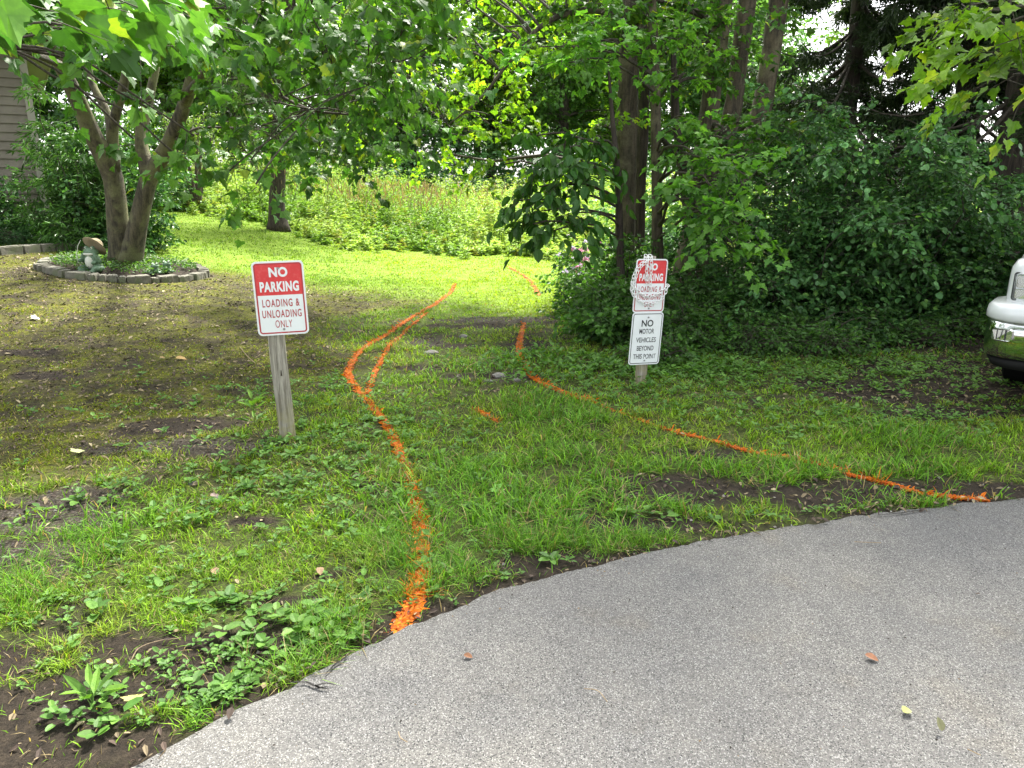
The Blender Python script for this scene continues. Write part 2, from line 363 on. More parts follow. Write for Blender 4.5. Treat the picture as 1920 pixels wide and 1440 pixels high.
def dpaint(x, y):
    """painted amount 0..1 for points"""
    res = np.zeros(len(x))
    for nm, lb, w, dn, c in SP:
        lo = c.min(0) - .3; hi = c.max(0) + .3
        m = np.where((x > lo[0]) & (x < hi[0]) & (y > lo[1]) & (y < hi[1]))[0]
        if not len(m): continue
        dd = np.full(len(m), 9.0)
        for q in c: dd = np.minimum(dd, np.hypot(x[m] - q[0], y[m] - q[1]))
        res[m] = np.maximum(res[m], (1 - sst(dd, w * .35, w * .8)) * min(1, dn))
    return res

# ------------------------------------------------------------------ ground sheet
def grid_axis(lo, hi, step, far, g=1.25):
    a = list(np.arange(lo, hi + 1e-6, step)); s = step; x = hi
    while x < far: s *= g; x += s; a.append(x)
    s = step; x = lo; pre = []
    while x > -far: s *= g; x -= s; pre.append(x)
    return np.array(pre[::-1] + a)
gx = grid_axis(-6.5, 6.5, .035, 900, 1.12); gy = grid_axis(1.0, 12, .035, 900, 1.12)
X, Y = np.meshgrid(gx, gy); Z = H(X, Y)
soil, moss, grav, d, n_, n2_ = masks(X.ravel(), Y.ravel())
nx, ny = len(gx), len(gy)
i = (np.arange(ny - 1)[:, None] * nx + np.arange(nx - 1)[None]).ravel()
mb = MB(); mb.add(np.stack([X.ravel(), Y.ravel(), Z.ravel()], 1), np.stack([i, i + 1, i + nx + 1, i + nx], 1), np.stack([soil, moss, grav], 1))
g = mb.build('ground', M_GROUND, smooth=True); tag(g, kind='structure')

# driveway
def build_drive():
    xs = np.concatenate([np.arange(-9, -2.2, .15), np.arange(-2.2, 5.0, .008), np.arange(5.0, 60, .5)])
    jag = (fbm(xs, xs * 0, .5, 3, 8) - .5) * .06 + (fbm(xs, xs * 0 + 3, .07, 4, 9) - .5) * .055
    ye = yedge(xs) + jag
    vs = np.array([.0, .004, .02, .06, .2, .5, 1.2, 3, 8, 40]); zs = np.array([-.05, .012, .022, .024, .025, .025, .025, .025, .025, .025])
    A = np.stack([np.repeat(xs[None], len(vs), 0), ye[None] - vs[:, None], np.repeat(zs[:, None], len(xs), 1)], -1)
    A[2:, :, 2] += (fbm(A[2:, :, 0], A[2:, :, 1], .8, 3, 4) - .5) * .012 * sst(vs[2:], .01, .4)[:, None]
    n = len(xs); i = (np.arange(len(vs) - 1)[:, None] * n + np.arange(n - 1)[None]).ravel()
    mb = MB(); mb.add(A.reshape(-1, 3), np.stack([i, i + n, i + n + 1, i + 1], 1)); o = mb.build('driveway', M_ASPH, smooth=True)
    tag(o, kind='structure')
    # cracks: thin dark filled fissures at the crumbling rim
    mc = MB(); r = np.random.default_rng(3)
    for pts in ([(545, 1296), (575, 1296), (592, 1302), (612, 1298), (632, 1301)], [(592, 1302), (600, 1306), (618, 1309)], [(612, 1280), (630, 1262), (648, 1250), (655, 1240)], [(1640, 978), (1700, 972), (1745, 962)]):
        c = spline([G(*p)[:2] for p in pts], 40); c = c + r.normal(size=c.shape) * .0012
        w = .003 * np.sin(np.linspace(.25, math.pi, 40)) + .0012; t = norm(np.gradient(c, axis=0)); nn = np.stack([-t[:, 1], t[:, 0]], 1)
        a = c + nn * w[:, None]; b = c - nn * w[:, None]; V = np.concatenate([np.c_[a, np.full(40, .0345)], np.c_[b, np.full(40, .0345)]])
        k = np.arange(39); mc.add(V, np.stack([k, k + 1, k + 41, k + 40], 1))
    cr = mc.build('driveway_crack', plain('crack_black', (.012, .011, .01), .95)); cr.parent = o
build_drive()

# ------------------------------------------------------------------ grass
def grass_points(n, fn):
    pts = fn(n); return pts
def build_grass():
    mb = MB(); pm = [MB() for _ in SP]
    zones = [  # px-space style fan sampling: (y0, y1, count, len, width)
        (1.15, 3.2, 105000, .058, .0034), (3.2, 5.5, 88000, .063, .006), (5.5, 8.5, 80000, .058, .0085), (8.5, 13, 140000, .042, .009), (13, 24, 170000, .045, .014)]
    for zi, (y0, y1, n, L0, W0) in enumerate(zones):
        r = np.random.default_rng(100 + zi)
        y = np.sqrt(r.uniform(y0 ** 2, y1 ** 2, n)); x = y * r.uniform(-.82, .78, n)
        # clump into tufts
        k = n // 14; cx = x[:k]; cy = y[:k]; tuft = r.integers(0, k, n); m = r.random(n) < .62
        tx = cx[tuft] + r.normal(size=n) * (.018 + .0022 * y); ty = cy[tuft] + r.normal(size=n) * (.018 + .0022 * y)
        x = np.where(m, tx, x); y = np.where(m, ty, y)
        soil, moss, grav, d, nn, n2 = masks(x, y)
        ln = fbm(x, y, .8, 4, 12)
        dens = (1 - .93 * soil) * (1 - .8 * grav) * (1 - .15 * moss) * sst(nn + .25, .3, .75) * (.55 + .6 * ln) * np.where(y < 9, .22 + 1.1 * sst(fbm(x, y, .11, 3, 51), .38, .6), 1)
        dens *= np.where(y > 9, 1 - .25 * moss, 1)
        keep = (r.random(n) < dens * 1.25) & (d > .01)
        keep &= (np.hypot(x + 5.85, y - 11.3) > 1.2)
        x, y, moss, ln, nn, soil, grav = [q[keep] for q in (x, y, moss, ln, nn, soil, grav)]
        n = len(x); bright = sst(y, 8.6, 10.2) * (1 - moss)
        L = L0 * r.uniform(.45, 1.35, n) * (1 - .55 * moss) * (.55 + .9 * ln) * (1 - .35 * soil)
        lush = sst(ln, .5, .68) * (1 - moss) * (1 - sst(y, 6, 8)); L *= 1 + .55 * lush
        ang = r.uniform(0, 2 * math.pi, n); lean = r.uniform(.35, 1.75, n) ** .9
        dirv = np.stack([np.cos(ang), np.sin(ang)], 1)
        z0 = H(x, y) - .003; W = W0 * r.uniform(.6, 1.3, n)
        side = np.stack([-dirv[:, 1], dirv[:, 0]], 1)
        # twist blade facing
        th = r.uniform(-.9, .9, n); sd = side * np.cos(th)[:, None] + dirv * np.sin(th)[:, None]
        def pt(t, bend, w):
            hor = L * lean * bend; ver = L * np.sqrt(np.maximum(.05, 1 - (lean * .55) ** 2)) * t * (1 - .28 * t * lean)
            c = np.stack([x + dirv[:, 0] * hor, y + dirv[:, 1] * hor, z0 + ver], 1)
            o = np.c_[sd * (W * w * .5)[:, None], np.zeros(n)]; return c - o, c + o
        a0, a1 = pt(0, 0, .8); b0, b1 = pt(.5, .28, 1.0); c0, _ = pt(1.0, .85, 0)
        V = np.stack([a0, a1, b1, b0, c0], 1).reshape(-1, 3); o = (np.arange(n) * 5)[:, None]
        t = r.random((n, 1))
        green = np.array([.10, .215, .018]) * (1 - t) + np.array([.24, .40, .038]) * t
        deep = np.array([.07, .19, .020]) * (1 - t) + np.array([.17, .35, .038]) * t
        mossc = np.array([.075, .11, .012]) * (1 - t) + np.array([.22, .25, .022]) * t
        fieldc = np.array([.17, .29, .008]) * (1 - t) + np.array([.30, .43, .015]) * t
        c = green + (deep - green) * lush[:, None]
        c = c + (mossc - c) * moss[:, None] * .85; val = sst(x + 1.3 + (y - 12) * .5, -.9, .9)[:, None]; hillc = np.array([.085, .175, .014]) * (1 - t) + np.array([.17, .29, .028]) * t; fieldc = hillc * (1 - val) + fieldc * .88 * val; c = c + (fieldc - c) * bright[:, None]  # yellower valley, darker hill: real grass tone plus sunlight put into the colour
        yel = sst(n2_ if False else fbm(x, y, .5, 3, 21), .55, .7)[:, None] * (1 - bright[:, None]); c = c + (np.array([.30, .34, .06]) - c) * yel * .3
        straw = r.random(n) < (.11 + .18 * soil + .10 * moss) * (1 - .8 * bright); c[straw] = np.array([.30, .24, .13]) * r.uniform(.6, 1.2, (straw.sum(), 1))
        c *= r.uniform(.42, 1.6, (n, 1))
        pa = dpaint(x, y) if zi < 4 else dpaint(x, y)
        painted = r.random(n) < .95 * pa * (.45 + .9 * sst(fbm(x, y, .045, 3, 71), .35, .6))
        cc = np.repeat(c, 5, 0)
        F1 = np.stack([0 * o + o, o + 1, o + 2, o + 3], -1).reshape(-1, 4); F2 = np.stack([o + 3, o + 2, o + 4], -1).reshape(-1, 3)
        u = ~painted & (r.random(n) > pa * .75)
        def sub(mask, MBx, colr):
            idx = np.where(mask)[0]; k = len(idx)
            if not k: return
            VV = V.reshape(n, 5, 3)[idx].reshape(-1, 3); oo = (np.arange(k) * 5)[:, None]
            MBx.add(VV, [np.stack([oo, oo + 1, oo + 2, oo + 3], -1).reshape(-1, 4), np.stack([oo + 3, oo + 2, oo + 4], -1).reshape(-1, 3)], colr)
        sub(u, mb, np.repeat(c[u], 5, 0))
        if painted.any():
            near = np.zeros(n, int); best = np.full(n, 9.0)
            idx = np.where(painted)[0]
            for si, (_, _, w, dn, cv) in enumerate(SP):
                dd = np.min(np.hypot(x[idx, None] - cv[None, :, 0], y[idx, None] - cv[None, :, 1]), 1) / w
                mm = dd < best[idx]; near[idx[mm]] = si; best[idx[mm]] = dd[mm]
            for si in range(len(SP)):
                mk = painted & (near == si)
                if mk.any():
                    V.reshape(n, 5, 3)[mk, 2:, 2] -= (L[mk] * .25)[:, None]
                    cN = np.array([.68, .16, .008]) * r.uniform(.75, 1.15, (mk.sum(), 1)); cN[:, 1] *= r.uniform(.7, 1.5, mk.sum())
                    col5 = np.repeat(cN, 5, 0)
                    sub(mk, pm[si], col5)
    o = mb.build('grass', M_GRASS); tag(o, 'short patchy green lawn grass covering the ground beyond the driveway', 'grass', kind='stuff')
    # paint on soil: ragged flakes lying on the ground plus the painted blades
    r = np.random.default_rng(77)
    for si, (nm, lb, w, dn, cv) in enumerate(SP):
        L = np.sum(np.linalg.norm(np.diff(cv, axis=0), axis=1)); dist = cv[:, 1].mean()
        k = int(L * 9500 * dn * min(1, 3.2 / dist)); q = r.integers(0, 79, k); f = r.random((k, 1))
        c = cv[q] * (1 - f) + cv[q + 1] * f; off = r.normal(size=(k, 2)) * w * .27; c = c + off
        pat = fbm(c[:, 0], c[:, 1], .07, 3, 31) + .35 * (r.random(k) - .5); kk = pat > (.50 if dn < .9 else .34); c = c[kk]; k = len(c)
        s = r.uniform(.003, .0085, k) * max(1, dist / 4.2); a = r.uniform(0, 6.28, k)
        z = H(c[:, 0], c[:, 1]) + r.uniform(.002, .012, k)
        V = []
        for j in range(5):
            aa = a + j * 1.2566; rr = s * r.uniform(.5, 1.2, k); V.append(np.stack([c[:, 0] + np.cos(aa) * rr, c[:, 1] + np.sin(aa) * rr, z + r.normal(size=k) * .0012], 1))
        V = np.stack(V, 1).reshape(-1, 3); cc = np.array([.60, .14, .010]) * r.uniform(.4, 1.2, (k, 1)); cc[:, 1] *= r.uniform(.6, 1.5, k)
        pm[si].add(V, (np.arange(k) * 5)[:, None] + np.arange(5)[None], np.repeat(cc, 5, 0))
        # long splayed painted blades
        k = int(L * 70 * dn * min(1, 4 / dist)); q = r.integers(0, 79, k); f = r.random((k, 1)); c = cv[q] * (1 - f) + cv[q + 1] * f + r.normal(size=(k, 2)) * w * .25
        a = r.uniform(0, 6.28, k); L_ = r.uniform(.02, .06, k); z = H(c[:, 0], c[:, 1]); hh = L_ * r.uniform(.2, .7, k); wv = .0025 * max(1, dist / 4)
        dx = np.cos(a) * L_; dy = np.sin(a) * L_; sx = -np.sin(a) * wv; sy = np.cos(a) * wv
        V = np.stack([np.stack([c[:, 0] - sx, c[:, 1] - sy, z], 1), np.stack([c[:, 0] + sx, c[:, 1] + sy, z], 1), np.stack([c[:, 0] + dx * .5 + sx, c[:, 1] + dy * .5 + sy, z + hh], 1), np.stack([c[:, 0] + dx, c[:, 1] + dy, z + hh * 1.2], 1)], 1).reshape(-1, 3)
        cc = np.array([.75, .2, .012]) * r.uniform(.7, 1.1, (k, 1)); pm[si].add(V, (np.arange(k) * 4)[:, None] + np.arange(4)[None], np.repeat(cc, 4, 0))
        b = cv[40]; o = pm[si].build(nm, M_PAINTG, loc=(b[0], b[1], 0)); tag(o, lb, 'paint line', 'orange spray paint lines on the grass')
build_grass()

# ------------------------------------------------------------------ broadleaf weeds, litter
def build_weeds():
    r = np.random.default_rng(8); mb = MB()
    def rosette(x, y, n, size, up, T, cA, cB, hgt=0.0, wid=1.0):
        k = len(x); m = k * n; cx = np.repeat(x, n); cy = np.repeat(y, n); a = (np.tile(np.arange(n), k) * (6.283 / n) + r.normal(size=m) * .4 + np.repeat(r.uniform(0, 6, k), n))
        sz = np.repeat(size * r.uniform(.6, 1.3, k), n) * r.uniform(.6, 1.15, m); u = up * r.uniform(.3, 1.5, m)
        tip = norm(np.stack([np.cos(a), np.sin(a), u], 1)); nr = norm(np.stack([-np.cos(a) * u, -np.sin(a) * u, np.ones(m)], 1) + r.normal(size=(m, 3)) * .15)
        stem = sz * r.uniform(.1, .5, m); h = r.uniform(0, 1, m) * hgt
        pos = np.stack([cx, cy, H(cx, cy) + .006 + h], 1) + tip * stem[:, None]
        place(mb, T, pos, tip, nr, sz, leafcols(m, cA, cB, r=r), wid)
    D = (.07, .17, .03); Lg = (.15, .30, .05)
    def scatter(n, regs):
        X_ = []; Y_ = []
        for (px, py, rx, ry, w) in regs:
            c = G(px, py); k = int(n * w); X_.append(c[0] + r.normal(size=k) * rx); Y_.append(c[1] + r.normal(size=k) * ry)
        x = np.concatenate(X_); y = np.concatenate(Y_); d = dedge(x, y); m = (d > .05) & (y > 1.2); return x[m], y[m]
    # large plantain near the driveway rim
    x, y = scatter(52, [(560, 1200, .12, .07, .38), (480, 1290, .08, .06, .12), (600, 1150, .2, .08, .2), (170, 1370, .14, .06, .12), (420, 1130, .3, .08, .18), (60, 1350, .1, .06, .05), (160, 1160, .25, .15, .15)])
    rosette(x, y, 5, .042, .45, ROUND, D, Lg, .03, .8)
    x, y = scatter(45, [(1120, 930, .3, .12, .1), (960, 1070, .3, .06, .1), (1500, 980, .3, .05, .08), (1230, 960, .3, .1, .1), (600, 820, .25, .2, .25), (300, 850, .5, .25, .2), (430, 900, .3, .2, .2), (200, 1000, .4, .3, .25), (700, 800, .2, .2, .1), (1560, 810, .5, .2, .2)])
    rosette(x, y, 5, .045, .4, ROUND, D, Lg, .02, .75)
    # small leaved creeping weeds
    x, y = scatter(1500, [(1500, 690, 1.3, .35, .36), (1300, 700, .5, .35, .16), (1700, 710, .8, .35, .14), (1180, 740, .5, .35, .08), (1560, 780, .8, .3, .12), (700, 820, .4, .4, .08), (480, 950, .7, .4, .05), (560, 740, .4, .3, .06), (300, 770, .8, .4, .03), (1800, 790, .5, .2, .05), (640, 900, .6, .4, .1)])
    rosette(x, y, 6, .034, .7, OVAL, D, Lg, .04, 1.0)
    x, y = scatter(280, [(560, 1230, .25, .1, .3), (480, 1310, .14, .07, .25), (250, 1280, .4, .12, .2), (700, 1120, .5, .1, .2), (200, 1130, .4, .2, .2), (900, 1050, .6, .15, .2), (1500, 960, .6, .1, .15)])
    rosette(x, y, 7, .022, .5, OVAL, D, Lg, .02)
    x, y = scatter(260, [(1100, 700, .5, .3, .5), (1040, 680, .3, .3, .2), (1250, 690, .4, .2, .3)])
    rosette(x, y, 6, .05, .9, OVAL, (.05, .13, .02), (.13, .28, .045), .08)
    x, y = scatter(500, [(700, 700, 2.0, 1.0, .5), (900, 800, 1.2, .8, .5)])
    rosette(x, y, 4, .02, .6, OVAL, D, Lg, .015)
    o = mb.build('broadleaf_weeds', M_WEED); tag(o, 'low broadleaf weeds and plantain growing through the grass', 'weeds', kind='stuff')
    # individually visible bigger weeds
    for (px, py, n, sz, up, hh, T, lb) in (
        (175, 1330, 9, .10, 1.1, .06, NARROW, 'pale green weed with long leaves on black soil in the near left corner'),
        (560, 1195, 10, .055, .6, .05, ROUND, 'broad round leaved plantain clump at the rim of the driveway'),
        (478, 800, 16, .10, 1.2, .16, NARROW, 'narrow leaved upright weed just left of the left sign post'),
        (520, 1165, 8, .05, .5, .04, ROUND, 'smaller round leaved plantain above the bare soil hollow'),
        (440, 1045, 6, .055, .3, .03, ROUND, 'dark green wide leaved weed in the left grass'),
        (1175, 968, 6, .05, .3, .03, ROUND, 'pale green weed with round leaves above the middle of the driveway rim')):
        c = G(px, py); k = n; m2 = MB(); a = np.arange(k) * 2.4 + r.random(k); u = up * r.uniform(.4, 1.4, k)
        tip = norm(np.stack([np.cos(a), np.sin(a), u], 1)); nr = norm(np.stack([-np.cos(a) * u, -np.sin(a) * u, np.ones(k)], 1))
        h = r.uniform(0, 1, k) * hh; pos = np.stack([np.full(k, c[0]), np.full(k, c[1]), h], 1) + tip * sz * .35; pos[:, 2] += float(H(c[0], c[1]))
        wd = 1.6 if T is NARROW else .8
        place(m2, T, pos, tip, nr, sz * r.uniform(.6, 1.1, k), leafcols(k, (.09, .20, .03), (.17, .32, .05), r=r), wd)
        z0 = float(H(c[0], c[1]))
        tube(m2, [(c[0], c[1], z0 - .01), (c[0] + .003, c[1], z0 + hh + .01)], [.003, .002], 5, col=(.10, .2, .04))
        for q in range(k):
            tube(m2, [(c[0], c[1], z0 + h[q] * .9), pos[q]], [.0018, .0012], 4, col=(.12, .22, .05))
        o = m2.build('weed', M_WEED, loc=(c[0], c[1], z0)); tag(o, lb, 'weed', 'single weeds standing out of the lawn')
    # litter: straw and small dry bits
    lm = MB(); k = 60000
    y = np.sqrt(r.uniform(1.3 ** 2, 12 ** 2, k)); x = y * r.uniform(-.8, .75, k); so_, mo_, gr_, d, nn, n2 = masks(x, y)
    m = (r.random(k) < .10 + .35 * np.maximum(so_, gr_) * (d < 3) + .6 * mo_ + .3 * so_ * (y > 3) + .5 * (np.abs(d) < .05)) & (d > -.05); x, y = x[m], y[m]; k = len(x); de_ = d[m]
    a = r.uniform(0, 6.28, k); tip = np.stack([np.cos(a), np.sin(a), r.normal(size=k) * .15], 1); nr = np.array([0, 0, 1.0]) + r.normal(size=(k, 3)) * .3
    sz = r.uniform(.5, 1.3, k) ** 2.2 * .022 * (1 + y * .06)
    kind = r.random((k, 1)); c = np.where(kind < .38, np.array([.18, .14, .08]), np.where(kind < .88, np.array([.06, .04, .028]), np.array([.30, .25, .15]))) * r.uniform(.6, 1.2, (k, 1))
    place(lm, NARROW, np.stack([x, y, np.where(de_ < .015, .036, H(x, y)) + r.uniform(.004, .02, k)], 1), tip, norm(nr), sz, c, r.uniform(.6, 3.5, k))
    o = lm.build('leaf_litter', plain_attr('dry_litter')); tag(o, 'small dry straw and leaf crumbs scattered over soil and grass', 'litter', kind='stuff')
    # gravel crumbs
    pm = MB(); k = 7000; y = np.sqrt(r.uniform(1.25 ** 2, 11 ** 2, k)); x = y * r.uniform(-.8, .75, k); so_, mo_, gr_, d, nn, n2 = masks(x, y)
    m = (r.random(k) < .7 * gr_ + .45 * so_ * (d < .5)) & (d > 0.0); x, y = x[m], y[m]; k = len(x)
    s = r.uniform(.003, .010, k) * (1 + .12 * y); base = np.array([[1, 0, 0], [-.5, .87, 0], [-.5, -.87, 0], [0, 0, .8], [.1, .1, -.6]])
    V = np.stack([x, y, H(x, y) + s * .3], 1)[:, None] + base[None] * s[:, None, None] * r.uniform(.6, 1.3, (k, 5, 1))
    ff = np.array([[0, 1, 3], [1, 2, 3], [2, 0, 3]]); cc = np.array([.19, .175, .155]) * r.uniform(.35, 1.5, (k, 1))
    pm.add(V.reshape(-1, 3), (ff[None] + (np.arange(k) * 5)[:, None, None]).reshape(-1, 3), np.repeat(cc, 5, 0))
    o = pm.build('gravel', plain_attr('gravel_stone', .9)); tag(o, 'loose grey gravel crumbs on the bare soil', 'gravel', kind='stuff')
    pm = MB(); k = 2600; y = r.uniform(.8, 4, k); x = y * r.uniform(-.8, .85, k); d = dedge(x, y); m = (d < -.01) & (r.random(k) < .12 + .9 * np.exp(d / .12)); x, y = x[m], y[m]; k = len(x)
    s = r.uniform(.0015, .005, k); V = np.stack([x, y, np.full(k, .032)], 1)[:, None] + base[None] * s[:, None, None] * r.uniform(.5, 1.5, (k, 5, 1)); q = r.random((k, 1)); cc = np.where(q < .55, np.array([.03, .022, .015]), np.where(q < .85, np.array([.16, .11, .06]), np.array([.4, .39, .36]))) * r.uniform(.6, 1.3, (k, 1))
    pm.add(V.reshape(-1, 3), (ff[None] + (np.arange(k) * 5)[:, None, None]).reshape(-1, 3), np.repeat(cc, 5, 0)); o = pm.build('driveway_grit', plain_attr('grit', .9)); tag(o, 'small dark and tan grit crumbs lying on the driveway', 'grit', kind='stuff')
def plain_attr(name, rough=.85, metal=0, bs=0):
    m, t, b = newmat(name); at = N(t, 'ShaderNodeAttribute', attribute_name='col')
    n = noise(t, 60, 5, .6, objco(t)); c = mix(t, .5, at.outputs['Color'], ramp(t, n, .3, .7, (.6, .6, .6), (1.3, 1.3, 1.3)), 'MULTIPLY')
    t.links.new(c, b.inputs['Base Color']); b.inputs['Roughness'].default_value = rough; b.inputs['Metallic'].default_value = metal
    if bs: bumpn(t, b, n, bs, .004)
    return m
build_weeds()


# ------------------------------------------------------------------ trees
def skin_trunk(mb, pts, rad, seg=14, rough=.12, n=26, seed=0, flare=0.0):
    p = spline(np.asarray(pts), n); r = spline(np.asarray(rad, float)[:, None], n)[:, 0]
    if flare:
        L = np.concatenate([[0], np.cumsum(np.linalg.norm(np.diff(p, axis=0), axis=1))]); r = r * (1 + flare * np.exp(-L / .22))
    tube(mb, p, r, seg, rough, seed=seed); return p, r
def attach(skel, c, below=.1):
    P_ = np.concatenate([s[0] for s in skel]); Rr = np.concatenate([s[1] for s in skel])
    d = np.linalg.norm(P_ - c, axis=1) + 2.5 * np.maximum(0, P_[:, 2] - c[2] + below) + .8 * np.maximum(0, .9 - (P_[:, 2]))
    i = int(np.argmin(d)); return P_[i], Rr[i]
def tree(name, label, trunks, clumps, leaf, bark, cols, lmat, size, per=12, tw=(.3, .7), group=None, seed=0, twr=.004, droop=.25, tilt=.5, base=None, cat='tree', tips=(.35, .35), limb_r=.03, flare=.35, extra=(), seg=14, rough=.14, flat=.35):
    base = np.asarray(trunks[0][0][0], float) if base is None else np.asarray(base, float)
    root = empty(name, base); tag(root, label, cat, group)
    tb = MB(); skel = [skin_trunk(tb, p - np.array([0, 0, .12]) * (k == 0) if False else p, r, seg, rough, seed=seed + k, flare=flare if k == 0 or f else 0) for k, (p, r, f) in enumerate(trunks)]
    o = tb.build('trunk', bark, root, smooth=True, loc=base); o.location = (0, 0, 0)
    lb = MB(); skel += [(spline(e[0], 16), spline(np.array(e[1])[:, None], 16)[:, 0]) for e in extra]
    for (c, rad, n) in clumps:
        a, ra = attach(skel, np.asarray(c)); limb(lb, a, c, min(ra * .6, limb_r * (1 + .6 * np.linalg.norm(a - c) / 3)), .008, sag=.08, seed=int(n) + seed + int(abs(c[0]) * 100))
    for e in extra: tube(lb, spline(e[0], 16), spline(np.array(e[1])[:, None], 16)[:, 0], 6)
    cm = MB(); foliage(cm, lb, clumps, leaf, size, cols, per, tw, tilt, droop, twr, seed=seed, tips=tips, flat=flat)
    o = lb.build('branches', M_TWIG, root, smooth=True, loc=base); o.location = (0, 0, 0)
    o = cm.build('crown', lmat, root, loc=base); o.location = (0, 0, 0)
    return root
def T(pts, rad, f=False): return (np.array([P(*q) for q in pts]), rad, f)
def Cl(px, py, y, r, n): return (P(px, py, y), r, n)
def cfun(dark, light, yel=None, fy=0): return lambda m, r: leafcols(m, dark, light, yel, fy, 1.0, r)
MG = cfun((.045, .13, .02), (.11, .235, .032), (.24, .32, .03), .03)

def near_maple():
    A = T([(230, 497, 11.4), (222, 430, 11.35), (214, 350, 11.3), (200, 305, 11.2), (172, 250, 11.0), (150, 195, 10.8), (112, 120, 10.3), (60, 10, 9.6), (20, -90, 9.2)], [.165, .145, .135, .14, .12, .10, .085, .06, .04])
    B = T([(240, 500, 11.35), (256, 430, 11.3), (275, 350, 11.3), (288, 318, 11.3), (318, 265, 11.1), (350, 185, 10.9), (368, 90, 10.5), (366, 0, 10.2), (350, -160, 10), (340, -330, 10)], [.155, .14, .125, .125, .10, .085, .07, .06, .045, .03], True)
    A2 = T([(212, 345, 11.3), (208, 270, 11.4), (203, 215, 11.5), (172, 155, 11.6), (165, 100, 11.7), (150, -60, 11.8)], [.09, .07, .055, .05, .04, .025])
    A3 = T([(214, 320, 11.25), (212, 240, 11.2), (232, 160, 11.1), (244, 90, 11), (240, 0, 10.9), (250, -150, 10.8)], [.09, .07, .06, .05, .045, .03])
    B2 = T([(280, 335, 11.3), (264, 262, 11.35), (276, 200, 11.5), (293, 120, 11.6), (300, 40, 11.7), (310, -120, 11.8)], [.12, .085, .07, .055, .045, .025])
    B3 = T([(345, 195, 10.9), (352, 175, 10.7), (375, 145, 10.4), (398, 112, 10.1), (430, 60, 9.6)], [.06, .05, .045, .03, .015])
    ex = [([P(366, 103, 10.5), P(400, 96, 10), P(440, 85, 9.5), P(480, 62, 9), P(530, 30, 8.2), P(590, 0, 7.4), P(680, -60, 6.5)], [.05, .045, .04, .035, .03, .02, .01]),
          ([P(395, 110, 10.2), P(440, 125, 10), P(500, 165, 9.7), P(580, 205, 9.3), P(660, 215, 9)], [.035, .03, .025, .018, .01]),
          ([P(530, 30, 8.2), P(565, 45, 8), P(590, 75, 7.8), P(615, 120, 7.6), P(690, 160, 7.4)], [.02, .018, .014, .01, .006]),
          ([P(112, 120, 10.3), P(60, 100, 8), P(20, 90, 6), P(-60, 60, 4.2)], [.05, .035, .02, .01]),
          ([P(366, 20, 10.2), P(300, -50, 8), P(180, -120, 5.6), P(60, -180, 3.6)], [.05, .04, .03, .012])]
    cl = []
    r = np.random.default_rng(4)
    # top band
    for px in range(-60, 760, 62):
        for py in (-70, -10, 45):
            if px < 80 and py > 0: continue
            y = r.uniform(5.5, 9.5); cl.append(Cl(px + r.normal() * 18, py - (25 if 80 < px < 400 else 0) + r.normal() * 14, y, (.5, .5, .2), 7))
    for px in (410, 470, 540, 620, 700):
        cl.append(Cl(px + r.normal() * 15, 85 + r.normal() * 15, r.uniform(6, 9.5), (.4, .4, .2), 7))
    # right hand drooping mass
    for px in range(470, 760, 48):
        for py in range(60, 300, 48):
            if py > 330 - .6 * max(0, px - 560): continue
            y = r.uniform(7.5, 10.5)
            if r.random() < .72: cl.append(Cl(px + r.normal() * 14, py + r.normal() * 14, y, (.42, .42, .2), 7))
    for q in ((430, 150, 8), (440, 200, 8.5), (140, 50, 6) , (640, 300, 9), (600, 285, 9.5), (700, 260, 9.5), (520, 280, 10), (690, 40, 6.5), (760, 40, 6.5), (800, 90, 7), (740, 130, 7.5)):
        cl.append(Cl(q[0], q[1], q[2], (.35, .35, .2), 7))
    # loose sprigs low in front of the stems
    for q in ((340, 300, 6.5, 2), (365, 255, 6.5, 3), (300, 215, 6.5, 3), (430, 320, 7, 2), (470, 300, 7.5, 3), (250, 260, 6, 1), (480, 345, 6.3, 1), (130, 110, 5.5, 2), (270, 70, 5, 3), (350, 40, 5, 4), (200, 10, 4, 4)):
        cl.append(Cl(q[0], q[1], q[2], (.15, .15, .1), q[3]))
    # crown above the picture, shading the lawn
    for k in range(60):
        d = norm(r.normal(size=3)) * r.random() ** .4; c = np.array([-5.2, 9.6, 6.4]) + d * np.array([4.3, 3.8, 2.3])
        if c[2] < 4.3: continue
        cl.append((c, (.6, .6, .3), 12))
    return tree('maple_tree', 'two-stemmed maple with mottled bark growing from the round stone-edged bed', [A, B, A2, A3, B2, B3], cl, MAPLE, M_BARK, MG, M_LEAFN, .11, per=9, tw=(.3, .75), seed=21, twr=.0035, limb_r=.013, droop=.35, tips=(.55, .45), tilt=.6, extra=ex, seg=18, rough=.2)
near_maple()

